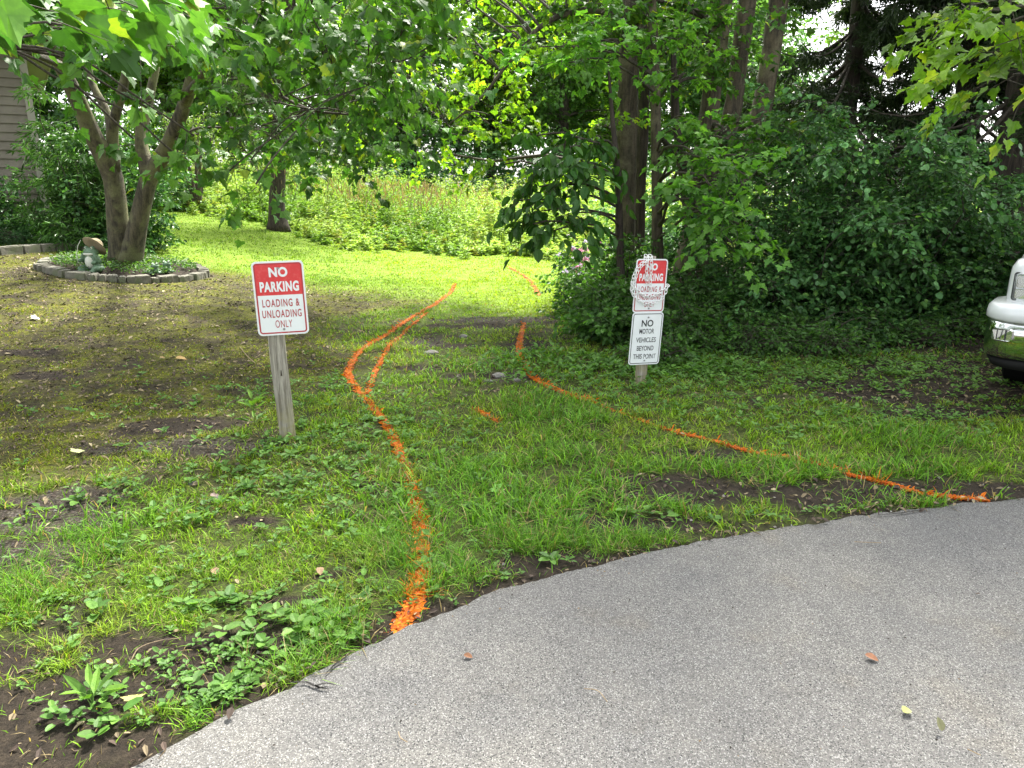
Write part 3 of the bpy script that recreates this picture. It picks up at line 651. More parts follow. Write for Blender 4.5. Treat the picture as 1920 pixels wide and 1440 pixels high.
def overhang():   # a branch of a tree standing outside, close to the camera, top left
    r = np.random.default_rng(14); tr = [(np.array([[-4.6, 1.2, 0], [-4.55, 1.25, 1.5], [-4.3, 1.4, 3.0], [-4.2, 1.4, 5.5], [-4.1, 1.5, 8]]), [.16, .14, .12, .09, .04], True)]
    cl = [Cl(10, 10, 2.3, (.14, .14, .06), 2), Cl(-70, -20, 2.2, (.25, .25, .1), 6), Cl(120, -10, 2.6, (.16, .16, .06), 4), Cl(190, -30, 2.6, (.18, .18, .06), 4), Cl(60, -60, 2.1, (.2, .2, .1), 5), Cl(150, 20, 3.0, (.12, .12, .05), 2)]
    for k in range(60):
        d = norm(r.normal(size=3)); q_ = np.array([-3.2, 2.6, 5.6]) + d * np.array([1.5, 1.5, 1.6])
        if q_[2] > 5.0: cl.append((q_, (.5, .5, .3), 10))
    tree('maple_tree', 'maple branch with very large near leaves hanging into the top left corner', tr, cl, MAPLE, M_BARK, MG, M_LEAFN, .115, per=6, tw=(.15, .3), seed=5, twr=.003, limb_r=.009, droop=.1, tips=(.5, .4))
overhang()

MB2 = cfun((.11, .23, .02), (.22, .38, .03), (.32, .42, .03), .1)
DK = cfun((.03, .10, .016), (.075, .18, .028))
def right_trees():
    r = np.random.default_rng(40)
    # straight grey maple right of the path
    z0 = float(Hb(1.62, 10.5))
    tr = [(np.vstack([[P(1172, 530, 10.5)[0], 10.5, -.08], P(1172, 530, 10.5), P(1172, 380, 10.5), P(1176, 200, 10.5), P(1182, 60, 10.5), P(1180, -100, 10.5), P(1185, -500, 10.4), P(1190, -900, 10.2)]), [.18, .15, .14, .135, .13, .12, .09, .04], False),
          T([(1182, 60, 10.5), (1140, 25, 10.2), (1090, 20, 10), (1020, 45, 9.8), (960, 110, 9.7), (900, 185, 9.6), (840, 235, 9.6)], [.05, .045, .04, .03, .022, .016, .008])]
    cl = []
    for px in range(840, 1140, 60):
        for py in range(-60, 290, 58):
            if r.random() < .66 and py < 330 - (1100 - px) * .12: cl.append(Cl(px + r.normal() * 25, py + r.normal() * 22, r.uniform(9.3, 12.0), (.5, .5, .22), 8))
    for px in range(640, 880, 62):
        for py in range(-60, 270, 62):
            if r.random() < .5: cl.append(Cl(px + r.normal() * 25, py + r.normal() * 25, r.uniform(10.5, 13.5), (.6, .6, .22), 7))
    for k in range(70):
        d = norm(r.normal(size=3)) * r.random() ** .4; c = np.array([2.8, 10.0, 8.8]) + d * np.array([2.8, 2.8, 4.0])
        if c[2] < 4.9: continue
        cl.append((c, (.8, .8, .4), 13))
    tree('maple_tree', 'straight grey maple behind the right sign with thin limbs reaching left over the path', tr, cl, MAPLE, M_BARK2, MB2, M_LEAFB, .085, per=13, tw=(.35, .8), seed=61, twr=.005, limb_r=.022, tips=(.45, .4), seg=16)
    # second dark stem right behind
    tree('slim_tree', 'dark slim trunk half hidden directly behind the grey maple', [T([(1196, 500, 11.4), (1198, 400, 11.4), (1204, 240, 11.4), (1210, 60, 11.4), (1215, -200, 11.4)], [.11, .095, .09, .08, .05])],
         [Cl(1230 + r.normal() * 60, -40 + r.normal() * 60, 11.2, (.6, .6, .3), 8) for k in range(10)], MAPLE_LO, M_BARK3, MG, M_LEAF, .11, per=9, tw=(.3, .7), seed=71)
    # thin pale stem
    cl = [Cl(q[0] + r.normal() * 12, q[1] + r.normal() * 12, r.uniform(8.6, 9.6), (.38, .38, .16), 8) for q in [(x, y) for x in range(1010, 1400, 52) for y in range(70, 270, 48)] if r.random() < .75 and not (q[0] > 1285 and q[1] < 235) and not (q[0] < 1250 and q[1] > 150)]
    cl += [Cl(q[0], q[1], q[2], (.25, .25, .10), 6) for q in ((1300, 285, 8), (1350, 300, 7.8), (1380, 330, 7.6), (1330, 345, 7.6), (1290, 350, 7.8), (1360, 385, 7.4), (1330, 410, 7.3), (1385, 420, 7.2), (1370, 455, 7.1), (1400, 295, 8), (1290, 390, 7.6))]
    tree('young_maple', 'thin pale young maple with bright layered leaves just right of the grey maple trunk',
         [T([(1232, 520, 9.9), (1232, 400, 9.9), (1230, 260, 9.9), (1228, 120, 9.9), (1222, -20, 9.9), (1225, -300, 9.9)], [.075, .07, .065, .06, .05, .02])], cl, MAPLE, M_BARK2, cfun((.085, .23, .035), (.17, .36, .055)), M_LEAF, .09, per=12, tw=(.25, .6), seed=72, limb_r=.014, tips=(.3, .4), tilt=.35)
    # crooked dark sapling
    tree('crooked_sapling', 'crooked dark sapling forking beside the thin pale stem',
         [T([(1300, 470, 10.4), (1290, 370, 10.4), (1279, 305, 10.4), (1272, 255, 10.4), (1266, 210, 10.4), (1262, 60, 10.3)], [.09, .085, .075, .06, .055, .03]), T([(1276, 300, 10.4), (1250, 270, 10.2), (1232, 240, 10), (1218, 180, 10)], [.05, .045, .035, .015])],
         [Cl(1270 + r.normal() * 70, 100 + r.normal() * 60, 10.6, (.5, .5, .25), 7) for k in range(9)], MAPLE_LO, M_BARK3, MG, M_LEAF, .11, per=9, tw=(.3, .6), seed=73)
    # big triple trunk
    b = P(1300, 520, 11); b0 = np.array([b[0], b[1], -.1])
    tr = [(np.vstack([b0, P(1300, 505, 11), P(1312, 420, 11), P(1322, 300, 11), P(1334, 180, 11), P(1350, 60, 11), P(1362, -100, 11), P(1370, -500, 11)]), [.31, .27, .22, .17, .13, .125, .12, .06], False),
          T([(1315, 400, 11), (1350, 300, 11.1), (1374, 200, 11.2), (1388, 110, 11.2), (1402, 0, 11.2), (1430, -150, 11.2), (1450, -480, 11)], [.18, .15, .125, .12, .125, .11, .06]),
          T([(1330, 420, 11.2), (1388, 320, 11.4), (1424, 220, 11.5), (1445, 110, 11.5), (1460, 0, 11.5), (1490, -180, 11.5), (1500, -500, 11.3)], [.2, .17, .145, .135, .14, .12, .06])]
    cl = [Cl(px + r.normal() * 25, py + r.normal() * 18, r.uniform(9.5, 11.5), (.5, .5, .22), 7) for px in range(1260, 1560, 70) for py in (-60, -10, 40) if r.random() < .18]
    cl += [Cl(1200 + r.normal() * 45, 20 + r.normal() * 30, 10, (.5, .5, .25), 8) for k in range(6)]
    cl += [Cl(px, py, 8.9, (.4, .4, .16), 6) for px, py in ((1400, 235), (1450, 255), (1360, 245), (1500, 250))]
    for k in range(95):
        d = norm(r.normal(size=3)) * r.random() ** .4; c = np.array([4.9, 10.6, 9.5]) + d * np.array([3.8, 3.2, 4.4])
        if c[2] < 6.2: continue
        cl.append((c, (.8, .8, .4), 13))
    tree('triple_trunk_tree', 'large dark tree dividing into three thick stems above the big shrub', tr, cl, MAPLE_LO, M_BARK2, MG, M_LEAF, .115, per=11, tw=(.35, .8), seed=81, twr=.005, limb_r=.03, seg=18, rough=.18)
    # dark broad leaves drooping over the path
    cl = [Cl(q[0], q[1], q[2], (.3, .3, .12), max(2, int(q[3] * .75))) for q in ((1120, 255, 8.6, 7), (1070, 275, 8.6, 8), (1030, 300, 8.6, 7), (1100, 310, 8.6, 8), (1060, 345, 8.5, 8), (1010, 350, 8.5, 6), (975, 375, 8.5, 4), (1020, 395, 8.4, 8), (1080, 400, 8.4, 8), (1000, 420, 8.3, 5), (1040, 432, 8.3, 6), (1150, 290, 8.8, 6), (1000, 255, 9, 4))]
    tree('broad_leaved_sapling', 'dark sapling with large drooping leaves hanging over the right side of the path',
         [T([(1165, 560, 9.2), (1162, 440, 9.2), (1158, 330, 9.1), (1150, 240, 9.1), (1140, 120, 9.1)], [.05, .045, .04, .03, .012])], cl, OVAL, M_BARK3, DK, M_LEAFD, .145, per=10, tw=(.25, .5), seed=91, limb_r=.014, droop=.45, tips=(.8, .3), tilt=.45)
    # tree standing to the right of the picture, its bright leaves in the top right corner
    cl = [Cl(q[0], q[1], q[2], (.22, .22, .07), 6) for q in ((1845, 20, 5.2), (1880, 45, 5), (1900, 15, 4.9), (1915, 70, 4.9), (1880, 85, 5.3), (1930, 100, 5.2), (1815, 12, 5.5), (1900, 140, 5.6), (1960, 40, 5))]
    for k in range(50):
        d = norm(r.normal(size=3)) * r.random() ** .4; c = np.array([10.2, 6.0, 8.0]) + d * np.array([4.2, 4.0, 4.2])
        if c[2] < 4.6: continue
        cl.append((c, (.8, .8, .4), 13))
    tree('maple_tree', 'maple whose bright green leaves fill the top right corner above the truck', [(np.array([[10.2, 6.2, 0], [10.15, 6.2, 2], [10.2, 6.1, 5], [10.2, 6, 9], [10.1, 6, 11.5]]), [.28, .24, .2, .13, .05], False)], cl, MAPLE, M_BARK2, MB2, M_LEAF, .095, per=11, tw=(.3, .7), seed=96, limb_r=.02, tips=(.4, .4), tilt=.4)
right_trees()

def spruce(label, x, y, h, r0, zl, seed, lean=0, reach=2.6, bark=M_BARK3):
    r = np.random.default_rng(seed); z0 = float(Hb(x, y)); base = np.array([x, y, z0])
    root = empty('spruce_tree', base); tag(root, label, 'tree', 'spruces behind the big shrub')
    tb = MB(); p, rr = skin_trunk(tb, [[x, y, z0 - .1], [x + lean * .3, y, z0 + h * .3], [x + lean * .7, y, z0 + h * .7], [x + lean, y, z0 + h]], [r0, r0 * .85, r0 * .45, .03], 16, .14, 30, seed, .3)
    o = tb.build('trunk', bark, root, smooth=True, loc=base); o.location = (0, 0, 0)
    bm_ = MB(); nm = MB()
    nb = int(h * 12)
    for k in range(nb):
        z = z0 + zl + (h - zl) * (k / nb) ** 1.15; f = (z - z0) / h; i = np.argmin(abs(p[:, 2] - z)); a = r.uniform(0, 6.283)
        L = reach * (1 - f * .75) * r.uniform(.6, 1.15); dr = np.array([math.cos(a), math.sin(a), 0]); t = np.linspace(0, 1, 8)[:, None]
        q = p[i] + dr * L * t + np.array([0, 0, 1]) * (-.42 * L * np.sin(t * 2.0) + .12 * L * t * t) + r.normal(size=3) * .04 * t
        tube(bm_, q, .028 * (1 - t[:, 0]) + .006, 5)
        if z < z0 + zl + .5 and r.random() < .5: continue
        m = int(60 * L); tt = r.uniform(.18, 1, m); s = np.stack([np.interp(tt, t[:, 0], q[:, j]) for j in range(3)], 1)
        lat = np.cross(dr, [0, 0, 1]); sd_ = np.sign(r.random(m) - .5)[:, None]
        out = norm(lat * sd_ * r.uniform(.1, .9, (m, 1)) + dr * r.uniform(0, .5, (m, 1)) + np.array([0, 0, -1.0]) * r.uniform(.25, 1.3, (m, 1)))
        LL = r.uniform(.12, .42, m) * (1 - .3 * tt)
        # needle sprays along each hanging twig
        per = 9; u = r.uniform(0, 1, (m, per)); pos = s[:, None] + out[:, None] * (LL[:, None, None] * u[..., None]); n_ = m * per
        tip = norm(out[:, None] + r.normal(size=(m, per, 3)) * .45).reshape(n_, 3)
        place(nm, OVAL_LO, pos.reshape(n_, 3), tip, norm(r.normal(size=(n_, 3))), r.uniform(.07, .13, n_), leafcols(n_, (.02, .04, .014), (.055, .09, .03), r=r), .22)
    o = bm_.build('branches', M_TWIG, root, smooth=True, loc=base); o.location = (0, 0, 0)
    o = nm.build('needles', M_LEAFD, root, loc=base); o.location = (0, 0, 0)
spruce('spruce with reddish dark trunk behind the right half of the thicket', P(1800, 300, 13)[0], 13, 15, .24, 1.7, 3, reach=3.4)
spruce('thick-trunked spruce at the right picture edge behind the truck', P(1905, 300, 11.3)[0], 11.3, 16, .30, 2.6, 4, reach=2.8)
spruce('slim spruce with drooping twigs between the triple trunk and the reddish spruce', P(1590, 200, 13.5)[0], 13.5, 13, .16, 2.2, 6, reach=3.0)

# ------------------------------------------------------------------ shrubs
def shrub(name, label, c, rad, n, leaf, size, cols, mat, seed, per=12, nt=9, cat='shrub', group=None, zc=None, cr=.28, tw=(.15, .4), shell=.5, tips=(.2, .3)):
    r = np.random.default_rng(seed); x, y = c; z0 = float(Hb(x, y)); base = np.array([x, y, z0]); rad = np.array(rad, float)
    root = empty(name, base); tag(root, label, cat, group)
    cl = []; st = MB()
    while len(cl) < n:
        d = norm(r.normal(size=3)); d[2] = abs(d[2]) * (1 if r.random() < .75 else -.15); q = r.random() ** shell
        w = 1 + .22 * math.sin(3 * math.atan2(d[1], d[0]) + seed) + r.normal() * .07
        p = base + d * q * rad * w; 
        if p[2] < z0 + .05: p[2] = z0 + .05 + r.random() * .15
        cl.append((p, (cr, cr, cr * .7), nt))
    for k in range(min(n, 40)):
        p = cl[k][0]; b = base + np.array([r.normal() * .12 * rad[0], r.normal() * .12 * rad[1], -.03])
        limb(st, b, p, .014, .004, sag=.12, seg=5, n=7, seed=seed + k)
    lm = MB(); foliage(lm, st, cl, leaf, size, cols, per, tw, .6, .2, .0025, seed=seed, tips=tips)
    if name == 'big_shrub':
        out_ = sorted(cl, key=lambda q: -np.linalg.norm((q[0] - base) / rad))[:26]
        foliage(lm, st, [(q[0], (.1, .1, .1), 4) for q in out_], ROUND, size * 1.15, lambda m, r_: leafcols(m, (.07, .19, .06), (.16, .33, .12), r=r_), 14, (.45, .85), .5, .55, .003, seed=seed + 7, tips=(.5, .3), flat=.6)
    o = st.build('stems', M_TWIG, root, smooth=True, loc=base); o.location = (0, 0, 0)
    o = lm.build('foliage', mat, root, loc=base); o.location = (0, 0, 0)
    return root
SD = cfun((.036, .11, .03), (.10, .23, .062), (.16, .32, .07), .08)
SM = cfun((.045, .12, .025), (.10, .22, .045))
shrub('big_shrub', 'tall dark shrub with bluish round leaves directly right of the triple trunk', (3.3, 8.9), (1.2, 1.25, 2.45), 170, OVAL, .062, SD, M_LEAFD, 201, per=12, nt=14)
shrub('big_shrub', 'broad dark shrub with hanging leafy shoots in the middle of the thicket', (4.55, 8.9), (1.25, 1.3, 2.55), 180, OVAL, .065, SD, M_LEAFD, 202, per=12, nt=14)
shrub('big_shrub', 'dark shrub at the right end of the thicket beside the truck nose', (5.7, 9.2), (1.1, 1.2, 1.8), 120, OVAL, .062, SD, M_LEAFD, 203, per=12, nt=13)
shrub('low_shrub', 'small dark shrub at the foot of the triple trunk right of the sign', (2.25, 8.6), (.75, .9, 1.0), 70, OVAL, .062, SM, M_LEAFD, 204, per=12, nt=12)
shrub('low_shrub', 'low leafy bush beside the path left of the right sign post', (1.22, 8.1), (.60, .95, .66), 75, OVAL, .07, SM, M_LEAF, 205, per=11, nt=11, cr=.2)
shrub('low_shrub', 'low bush at the foot of the grey maple', (1.45, 9.6), (.8, 1.0, .85), 75, OVAL, .065, SM, M_LEAF, 206, per=11, nt=11, cr=.24)
shrub('low_shrub', 'bush at the field edge with pink flowers in front', (1.6, 12.3), (.8, 1.2, .85), 60, OVAL, .065, SM, M_LEAF, 207, per=11, nt=11)
shrub('small_shrub', 'knee-high leafy tuft just behind the right sign post', (1.75, 7.55), (.65, .5, .4), 40, OVAL, .055, SM, M_LEAF, 208, per=10, nt=9, cr=.16)
shrub('small_shrub', 'low leafy growth along the foot of the thicket under the tall dark shrub', (3.1, 7.55), (1.1, .35, .33), 50, OVAL, .05, SM, M_LEAFD, 209, per=10, nt=9, cr=.14)
for k_, (x_, y_, w_) in enumerate(((2.3, 7.2, 'leafy seedling clump right of the right sign post'), (3.0, 7.05, 'leafy clump in front of the tall dark shrub'), (4.1, 7.5, 'leafy clump under the middle of the thicket'), (1.35, 6.75, 'leafy clump in front of the low path bush'), (5.0, 7.9, 'sparse leafy clump near the truck nose'))):
    shrub('leafy_clump', 'ankle-high ' + w_, (x_, y_), (.38 + .1 * (k_ % 3), .3, .24), 18, OVAL, .045, SM, M_LEAF, 230 + k_, per=9, nt=7, cr=.12, group='ankle-high clumps along the thicket foot')
# pink flowers
def flowers():
    r = np.random.default_rng(6); root = empty('pink_phlox', (1.05, 11.0, 0)); tag(root, 'small clump of pink and lilac flowers on the sunny side of the bushes', 'flowers')
    fm = MB(); sm = MB()
    for k in range(30):
        x = .98 + r.normal() * .16; y = 11 + r.normal() * .3; z = r.uniform(.35, .85); tube(sm, [(x - .03, y, 0), (x, y, z)], [.004, .003], 4, col=(.07, .15, .03))
        m = 22; d = norm(r.normal(size=(m, 3))); d[:, 2] = abs(d[:, 2]); pk = r.random() < .6
        place(fm, ROUND, np.array([x, y, z]) + d * .03, norm(d + r.normal(size=(m, 3)) * .4), d, r.uniform(.02, .03, m), leafcols(m, (.62, .25, .42) if pk else (.5, .42, .62), (.8, .48, .62) if pk else (.7, .65, .8), r=r))
        m = 14; place(sm, OVAL, np.array([x, y, 0]) + np.c_[np.zeros((m, 2)), r.uniform(.1, z * .9, m)], norm(np.c_[r.normal(size=(m, 2)), np.full(m, .3)]), np.tile([0, 0, 1.0], (m, 1)), r.uniform(.05, .08, m), leafcols(m, (.06, .14, .025), (.12, .22, .04), r=r))
    o = sm.build('stems', M_WEED, root, loc=(1.05, 11, 0)); o.location = (0, 0, 0); o = fm.build('blossoms', leafmat('petal', .3, .6, (1, 1, 1)), root, loc=(1.05, 11, 0)); o.location = (0, 0, 0)
flowers()
# left side
shrub('dark_shrub', 'tall dark narrow-leaved shrub against the house corner', (-7.7, 13.5), (.85, .7, 2.6), 90, NARROW, .13, SM, M_LEAFD, 220, per=14, nt=12, cr=.35)
shrub('dark_shrub', 'dark spreading shrub behind the two maple stems', (-7.2, 13.9), (1.25, .9, 2.5), 110, OVAL, .08, SD, M_LEAFD, 221, per=12, nt=11, cr=.32)
shrub('dark_shrub', 'deep green shrub at the far left picture edge below the siding', (-9.6, 13.6), (1.1, .6, 1.25), 70, OVAL, .08, SD, M_LEAFD, 222, per=12, nt=11)
shrub('low_shrub', 'low spreading juniper at the left picture edge behind the edging', (-9.0, 12.95), (.6, .35, .28), 30, NARROW, .06, cfun((.03, .09, .03), (.06, .15, .05)), M_LEAFD, 223, per=14, nt=12, cr=.14)
shrub('mid_shrub', 'glossy dark shrub on the hill crest left of the little multi-stemmed tree', (-10.3, 22.6), (1.5, 1.2, 1.5), 60, OVAL, .10, SD, M_LEAFD, 224, per=12, nt=10, cr=.35)
shrub('mid_shrub', 'green shrub on the hill crest between the maple stems', (-12.4, 21.5), (1.5, 1.2, 2.4), 70, OVAL, .10, SM, M_LEAF, 225, per=12, nt=10, cr=.4)

# small multi-stem tree on the crest and the dark-trunked weeping tree
def crest_trees():
    r = np.random.default_rng(9)
    b = P(375, 412, 22); b[2] = float(Hb(b[0], b[1])); tr = []
    for k in range(5):
        a = b + np.array([r.normal() * .06, r.normal() * .05, 0]); e = b + np.array([(k - 2) * .32 + r.normal() * .1, r.normal() * .3, 2.2 + r.random() * .5]); tr.append((np.array([a, a * .6 + e * .4 + [0, 0, .25], e]), [.06, .045, .02], False))
    tree('little_tree', 'little multi-stemmed tree on the crest of the lawn left of the dark trunk', tr, [(b + np.array([r.normal() * .8, r.normal() * .5, 1.3 + r.random() * 1.6]), (.45, .45, .3), 7) for k in range(22)], OVAL, M_BARK2, cfun((.08, .15, .03), (.16, .24, .05)), M_LEAF, .085, per=9, seed=33, limb_r=.012, flare=0)
    b = P(522, 438, 20); b[2] = float(Hb(b[0], b[1])) - .03; X0 = b[0]
    top = lambda px, py: P(px, py, 20)
    tr = [(np.array([b, top(519, 380), top(522, 320), top(520, 240), top(515, 150), top(512, -50), top(510, -250)]), [.27, .20, .185, .18, .15, .11, .04], False), (np.array([top(520, 262), top(535, 250), top(548, 235), top(575, 190)]), [.12, .08, .06, .03], False)]
    cl = []
    for k in range(75):
        px = r.uniform(430, 680); py = r.uniform(-150, 265); cl.append(Cl(px, py, r.uniform(18.3, 21.5), (.5, .5, .5), 9))
    tree('weeping_tree', 'tree with thick dark furrowed trunk and drooping foliage at the end of the lawn', tr, cl, NARROW, M_BARK3, cfun((.05, .10, .03), (.13, .20, .06)), M_LEAF, .15, per=16, tw=(.5, 1.4), seed=34, droop=1.1, tips=(.9, .2), limb_r=.03, flare=.3, tilt=1.0)
crest_trees()

# ------------------------------------------------------------------ tall weeds
def tall_weeds():
    r = np.random.default_rng(50); mb = MB(); n = 9500
    x = r.uniform(-17, 8, n); y = r.uniform(17, 34, n); kk_ = n // 9; ci = r.integers(0, kk_, n); x = x[ci] + r.normal(size=n) * .28; y = y[ci] + r.normal(size=n) * .28
    front = np.interp(x, [-17, -9, -6.5, -4.2, -2, 0, 1.2, 2.5, 8], [23.5, 22.6, 21.2, 19.5, 18.6, 18.3, 17.4, 17.0, 17.0]) + (fbm(x, x * 0, 1.3, 4, 2) - .5) * 3.4
    m_ = (y > front) & (y < front + 11); x, y, front = x[m_], y[m_], front[m_]; n = len(x)
    edge = sst(y - front, -.2, 2.4)
    big = fbm(x, y, 2.6, 3, 33); h = (.28 + 1.1 * edge) * r.uniform(.75, 1.25, kk_)[ci][m_] * (.75 + .6 * big) * r.uniform(.75, 1.2, n) + .15 * sst(-x, 1, 5); z0 = Hb(x, y)
    xf = r.uniform(-16, 8, 2600); ff_ = np.interp(xf, [-17, -9, -6.5, -4.2, -2, 0, 1.2, 2.5, 8], [23.5, 22.6, 21.2, 19.5, 18.6, 18.3, 17.4, 17.0, 17.0]) + (fbm(xf, xf * 0, 1.3, 4, 2) - .5) * 3.4; yf = ff_ + r.normal(size=2600) * .55 + .1; x = np.r_[x, xf]; y = np.r_[y, yf]; h = np.r_[h, r.uniform(.06, .45, 2600) ** 1.0 * (.35 + 1.3 * fbm(xf, yf, .5, 3, 8))]; z0 = Hb(x, y); n = len(x)
    per = 34; t = r.uniform(.03, 1, (n, per)); a = r.uniform(0, 6.283, (n, per)); lean = r.normal(size=(n, 2)) * .25
    pos = np.stack([x[:, None] + lean[:, :1] * h[:, None] * t ** 2, y[:, None] + lean[:, 1:] * h[:, None] * t ** 2, z0[:, None] + h[:, None] * t], -1)
    tip = norm(np.stack([np.cos(a), np.sin(a), r.normal(size=t.shape) * .35 + .1 + .5 * t], -1)); nr = norm(np.stack([-np.cos(a) * .7, -np.sin(a) * .7, np.ones_like(a)], -1) + r.normal(size=(n, per, 3)) * .3)
    sz = .15 * (1.15 - .55 * t) * r.uniform(.7, 1.2, (n, per)); mt = fbm(x, y, 1.7, 3, 44)
    ca = np.array([.17, .30, .055]); cb = np.array([.35, .47, .14]); cy = np.array([.27, .29, .05])
    k = sst(mt, .35, .65)[:, None]; c = (ca * (1 - k) + cb * k)[:, None] * r.uniform(.7, 1.25, (n, per, 1)); c = np.where(r.random((n, 1, 1)) < .1, cy, c)
    m = n * per; place(mb, NARROW, pos.reshape(m, 3), tip.reshape(m, 3), nr.reshape(m, 3), sz.ravel(), c.reshape(m, 3), 2.1)
    # grass blades & pinkish seed heads
    k = 1400; x = r.uniform(-16, 8, k); fr = np.interp(x, [-17, -9, -6.5, -4.2, -2, 0, 1.2, 2.5, 8], [23.5, 22.6, 21.2, 19.5, 18.6, 18.3, 17.4, 17.0, 17.0]); y = fr + np.abs(r.normal(size=k)) * 2.2 - .5
    z0 = Hb(x, y); L = r.uniform(.25, .6, k) * (.5 + .5 * sst(y - fr, -.5, 1)); a = r.uniform(0, 6.28, k)
    pos = np.stack([x, y, z0], 1); tip = norm(np.stack([np.cos(a) * .3, np.sin(a) * .3, np.ones(k)], 1)); nr = norm(np.stack([np.cos(a), np.sin(a), -.2 * np.ones(k)], 1))
    place(mb, NARROW, pos, tip, nr, L, leafcols(k, (.10, .17, .03), (.2, .28, .05), r=r), .28)
    k = 700; x = -3.2 + r.normal(size=k) * 1.6; y = 21.5 + r.normal(size=k) * 1.3; pos = np.stack([x, y, Hb(x, y) + r.uniform(.9, 1.5, k)], 1); a = r.uniform(0, 6.28, k)
    place(mb, NARROW, pos, norm(np.stack([np.cos(a) * .3, np.sin(a) * .3, np.ones(k)], 1)), norm(r.normal(size=(k, 3))), r.uniform(.12, .3, k), leafcols(k, (.24, .17, .12), (.36, .28, .20), r=r), .4)
    o = mb.build('tall_weeds', M_WEED); tag(o, 'tall sunlit goldenrod and weeds filling the field behind the lawn', 'weeds', kind='stuff')
tall_weeds()

# ------------------------------------------------------------------ far trees and undergrowth
def forest():
    r = np.random.default_rng(60); protos = []
    for v in range(4):
        h = [15, 17, 13, 16][v]; tr = [(np.array([[0, 0, 0], [.2, 0, h * .3], [-.1, .1, h * .6], [0, 0, h * .9]]), [.28, .22, .14, .04], False)]
        cl = []
        for k in range(75):
            d = norm(r.normal(size=3)) * r.random() ** .38; c = np.array([0, 0, h * .53]) + d * np.array([3.6, 3.6, h * .45]); c[2] = max(c[2], .9); cl.append((c, (.85, .85, .55), 19))
        dk = [((.07, .17, .035), (.17, .33, .07)), ((.10, .22, .035), (.24, .40, .06)), ((.06, .15, .05), (.15, .29, .10)), ((.11, .25, .03), (.27, .43, .05))][v]
        t = tree('leafy_tree', 'x', tr, cl, OVAL_LO if v != 1 else OVAL_LO, M_BARK3, cfun(*dk), M_LEAF, .24, per=14, tw=(.5, 1.2), seed=300 + v, limb_r=.05, twr=.012, cat='tree', base=(0, 0, 0), seg=9)
        protos.append(t)
    spots = [(-30, 40, 0, 'far left behind the house'), (-24, 34, 1, 'left of the maple stems'), (-19.5, 31, 2, 'seen between the two maple stems'), (-15.5, 36, 3, 'just right of the maple stems'), (-11.5, 33, 0, 'left of the weeping tree'),
             (-8, 38, 1, 'directly behind the weeping tree'), (-4.5, 36, 2, 'right of the weeping tree'), (-1.2, 39, 3, 'above the middle of the weed field'), (2.2, 36.5, 0, 'above the right part of the weed field'), (5.8, 38, 1, 'behind the drooping dark sapling'), (9.8, 36, 2, 'behind the grey maple trunk'),
             (14, 44, 3, 'behind the triple trunk'), (-20, 45, 1, 'second row on the left'), (-10, 47, 3, 'second row behind the weeping tree'), (-2, 49, 0, 'second row above the field centre'), (6, 48, 2, 'second row right of centre'), (-27, 27, 2, 'nearest at the far left'), (-15, 41, 0, 'second row between weeping tree and maple'), (-6, 43, 1, 'second row just right of the weeping tree'), (3, 43, 3, 'second row above the right field'), (11, 42, 0, 'second row behind the grey maple'), (-34, 50, 1, 'last on the far left')]
    bases = protos[:]; used = set()
    def dup(o, parent=None):
        c = o.copy(); COL.objects.link(c); c.parent = parent
        for ch in [q for q in bpy.data.objects if q.parent == o]: dup(ch, c)
        return c
    for x, y, v, w in spots:
        o = bases[v] if v not in used else dup(bases[v]); used.add(v)
        o.location = (x, y, -.05); o.rotation_euler = (0, 0, r.uniform(0, 6.28)); s = r.uniform(.9, 1.15); o.scale = (s, s, s * r.uniform(.9, 1.1))
        tag(o, ['dense leafy tree ', 'light green leafy tree ', 'dark green tree ', 'yellow-green tree '][v] + 'of the far wood, ' + w, 'tree', 'trees of the wood behind the field')
    # undergrowth row
    u = shrub('wood_edge_shrub', 'x', (0, 0), (2.2, 1.5, 2.1), 70, OVAL_LO, .15, cfun((.06, .16, .05), (.15, .31, .10)), M_LEAFD, 320, per=13, nt=10, cr=.5, tw=(.3, .7))
    us = [(-8.5, 30.5, 1, 'right behind the weeping tree'), (-5, 31, 1.1, 'under the wood left of the field centre'), (-1.8, 31.5, 1, 'under the wood above the field centre'), (1.4, 31, 1.05, 'under the wood right of the field centre'), (4.6, 30, 1.1, 'behind the drooping dark sapling'),
          (-13, 28.5, 1, 'left of the weeping tree behind bright weeds'), (3.4, 16.6, .75, 'seen between the grey maple and the thin stem'), (5.8, 17.5, .85, 'behind the triple trunk'), (8.6, 17, .9, 'behind the thicket centre'), (11.8, 17.5, .8, 'behind the spruce trunks'), (8.2, 12.2, .75, 'behind the truck'), (15, 20, 1, 'far right behind the spruces'), (9.5, 25, 1.1, 'second row behind the thicket'), (-16.5, 27, 1.1, 'left behind the crest')] + [(-15 + 3.6 * q, 35.5, 1.5, w) for q, w in enumerate(('far back left of the weeping tree', 'far back behind the little tree', 'far back behind the weeping trunk', 'far back right of the weeping trunk', 'far back above the field left of centre', 'far back above the field centre', 'far back above the field right of centre', 'far back behind the dark sapling', 'far back behind the grey maple', 'far back behind the triple trunk'))]
    for i, (x, y, s, w) in enumerate(us):
        o = u if i == 0 else dup(u); o.location = (x, y, float(Hb(x, y)) - .05); o.rotation_euler = (0, 0, r.uniform(0, 6.28)); o.scale = (s, s, s)
        tag(o, 'dense green undergrowth bush ' + w, 'shrub', 'undergrowth bushes at the edge of the wood')
forest()

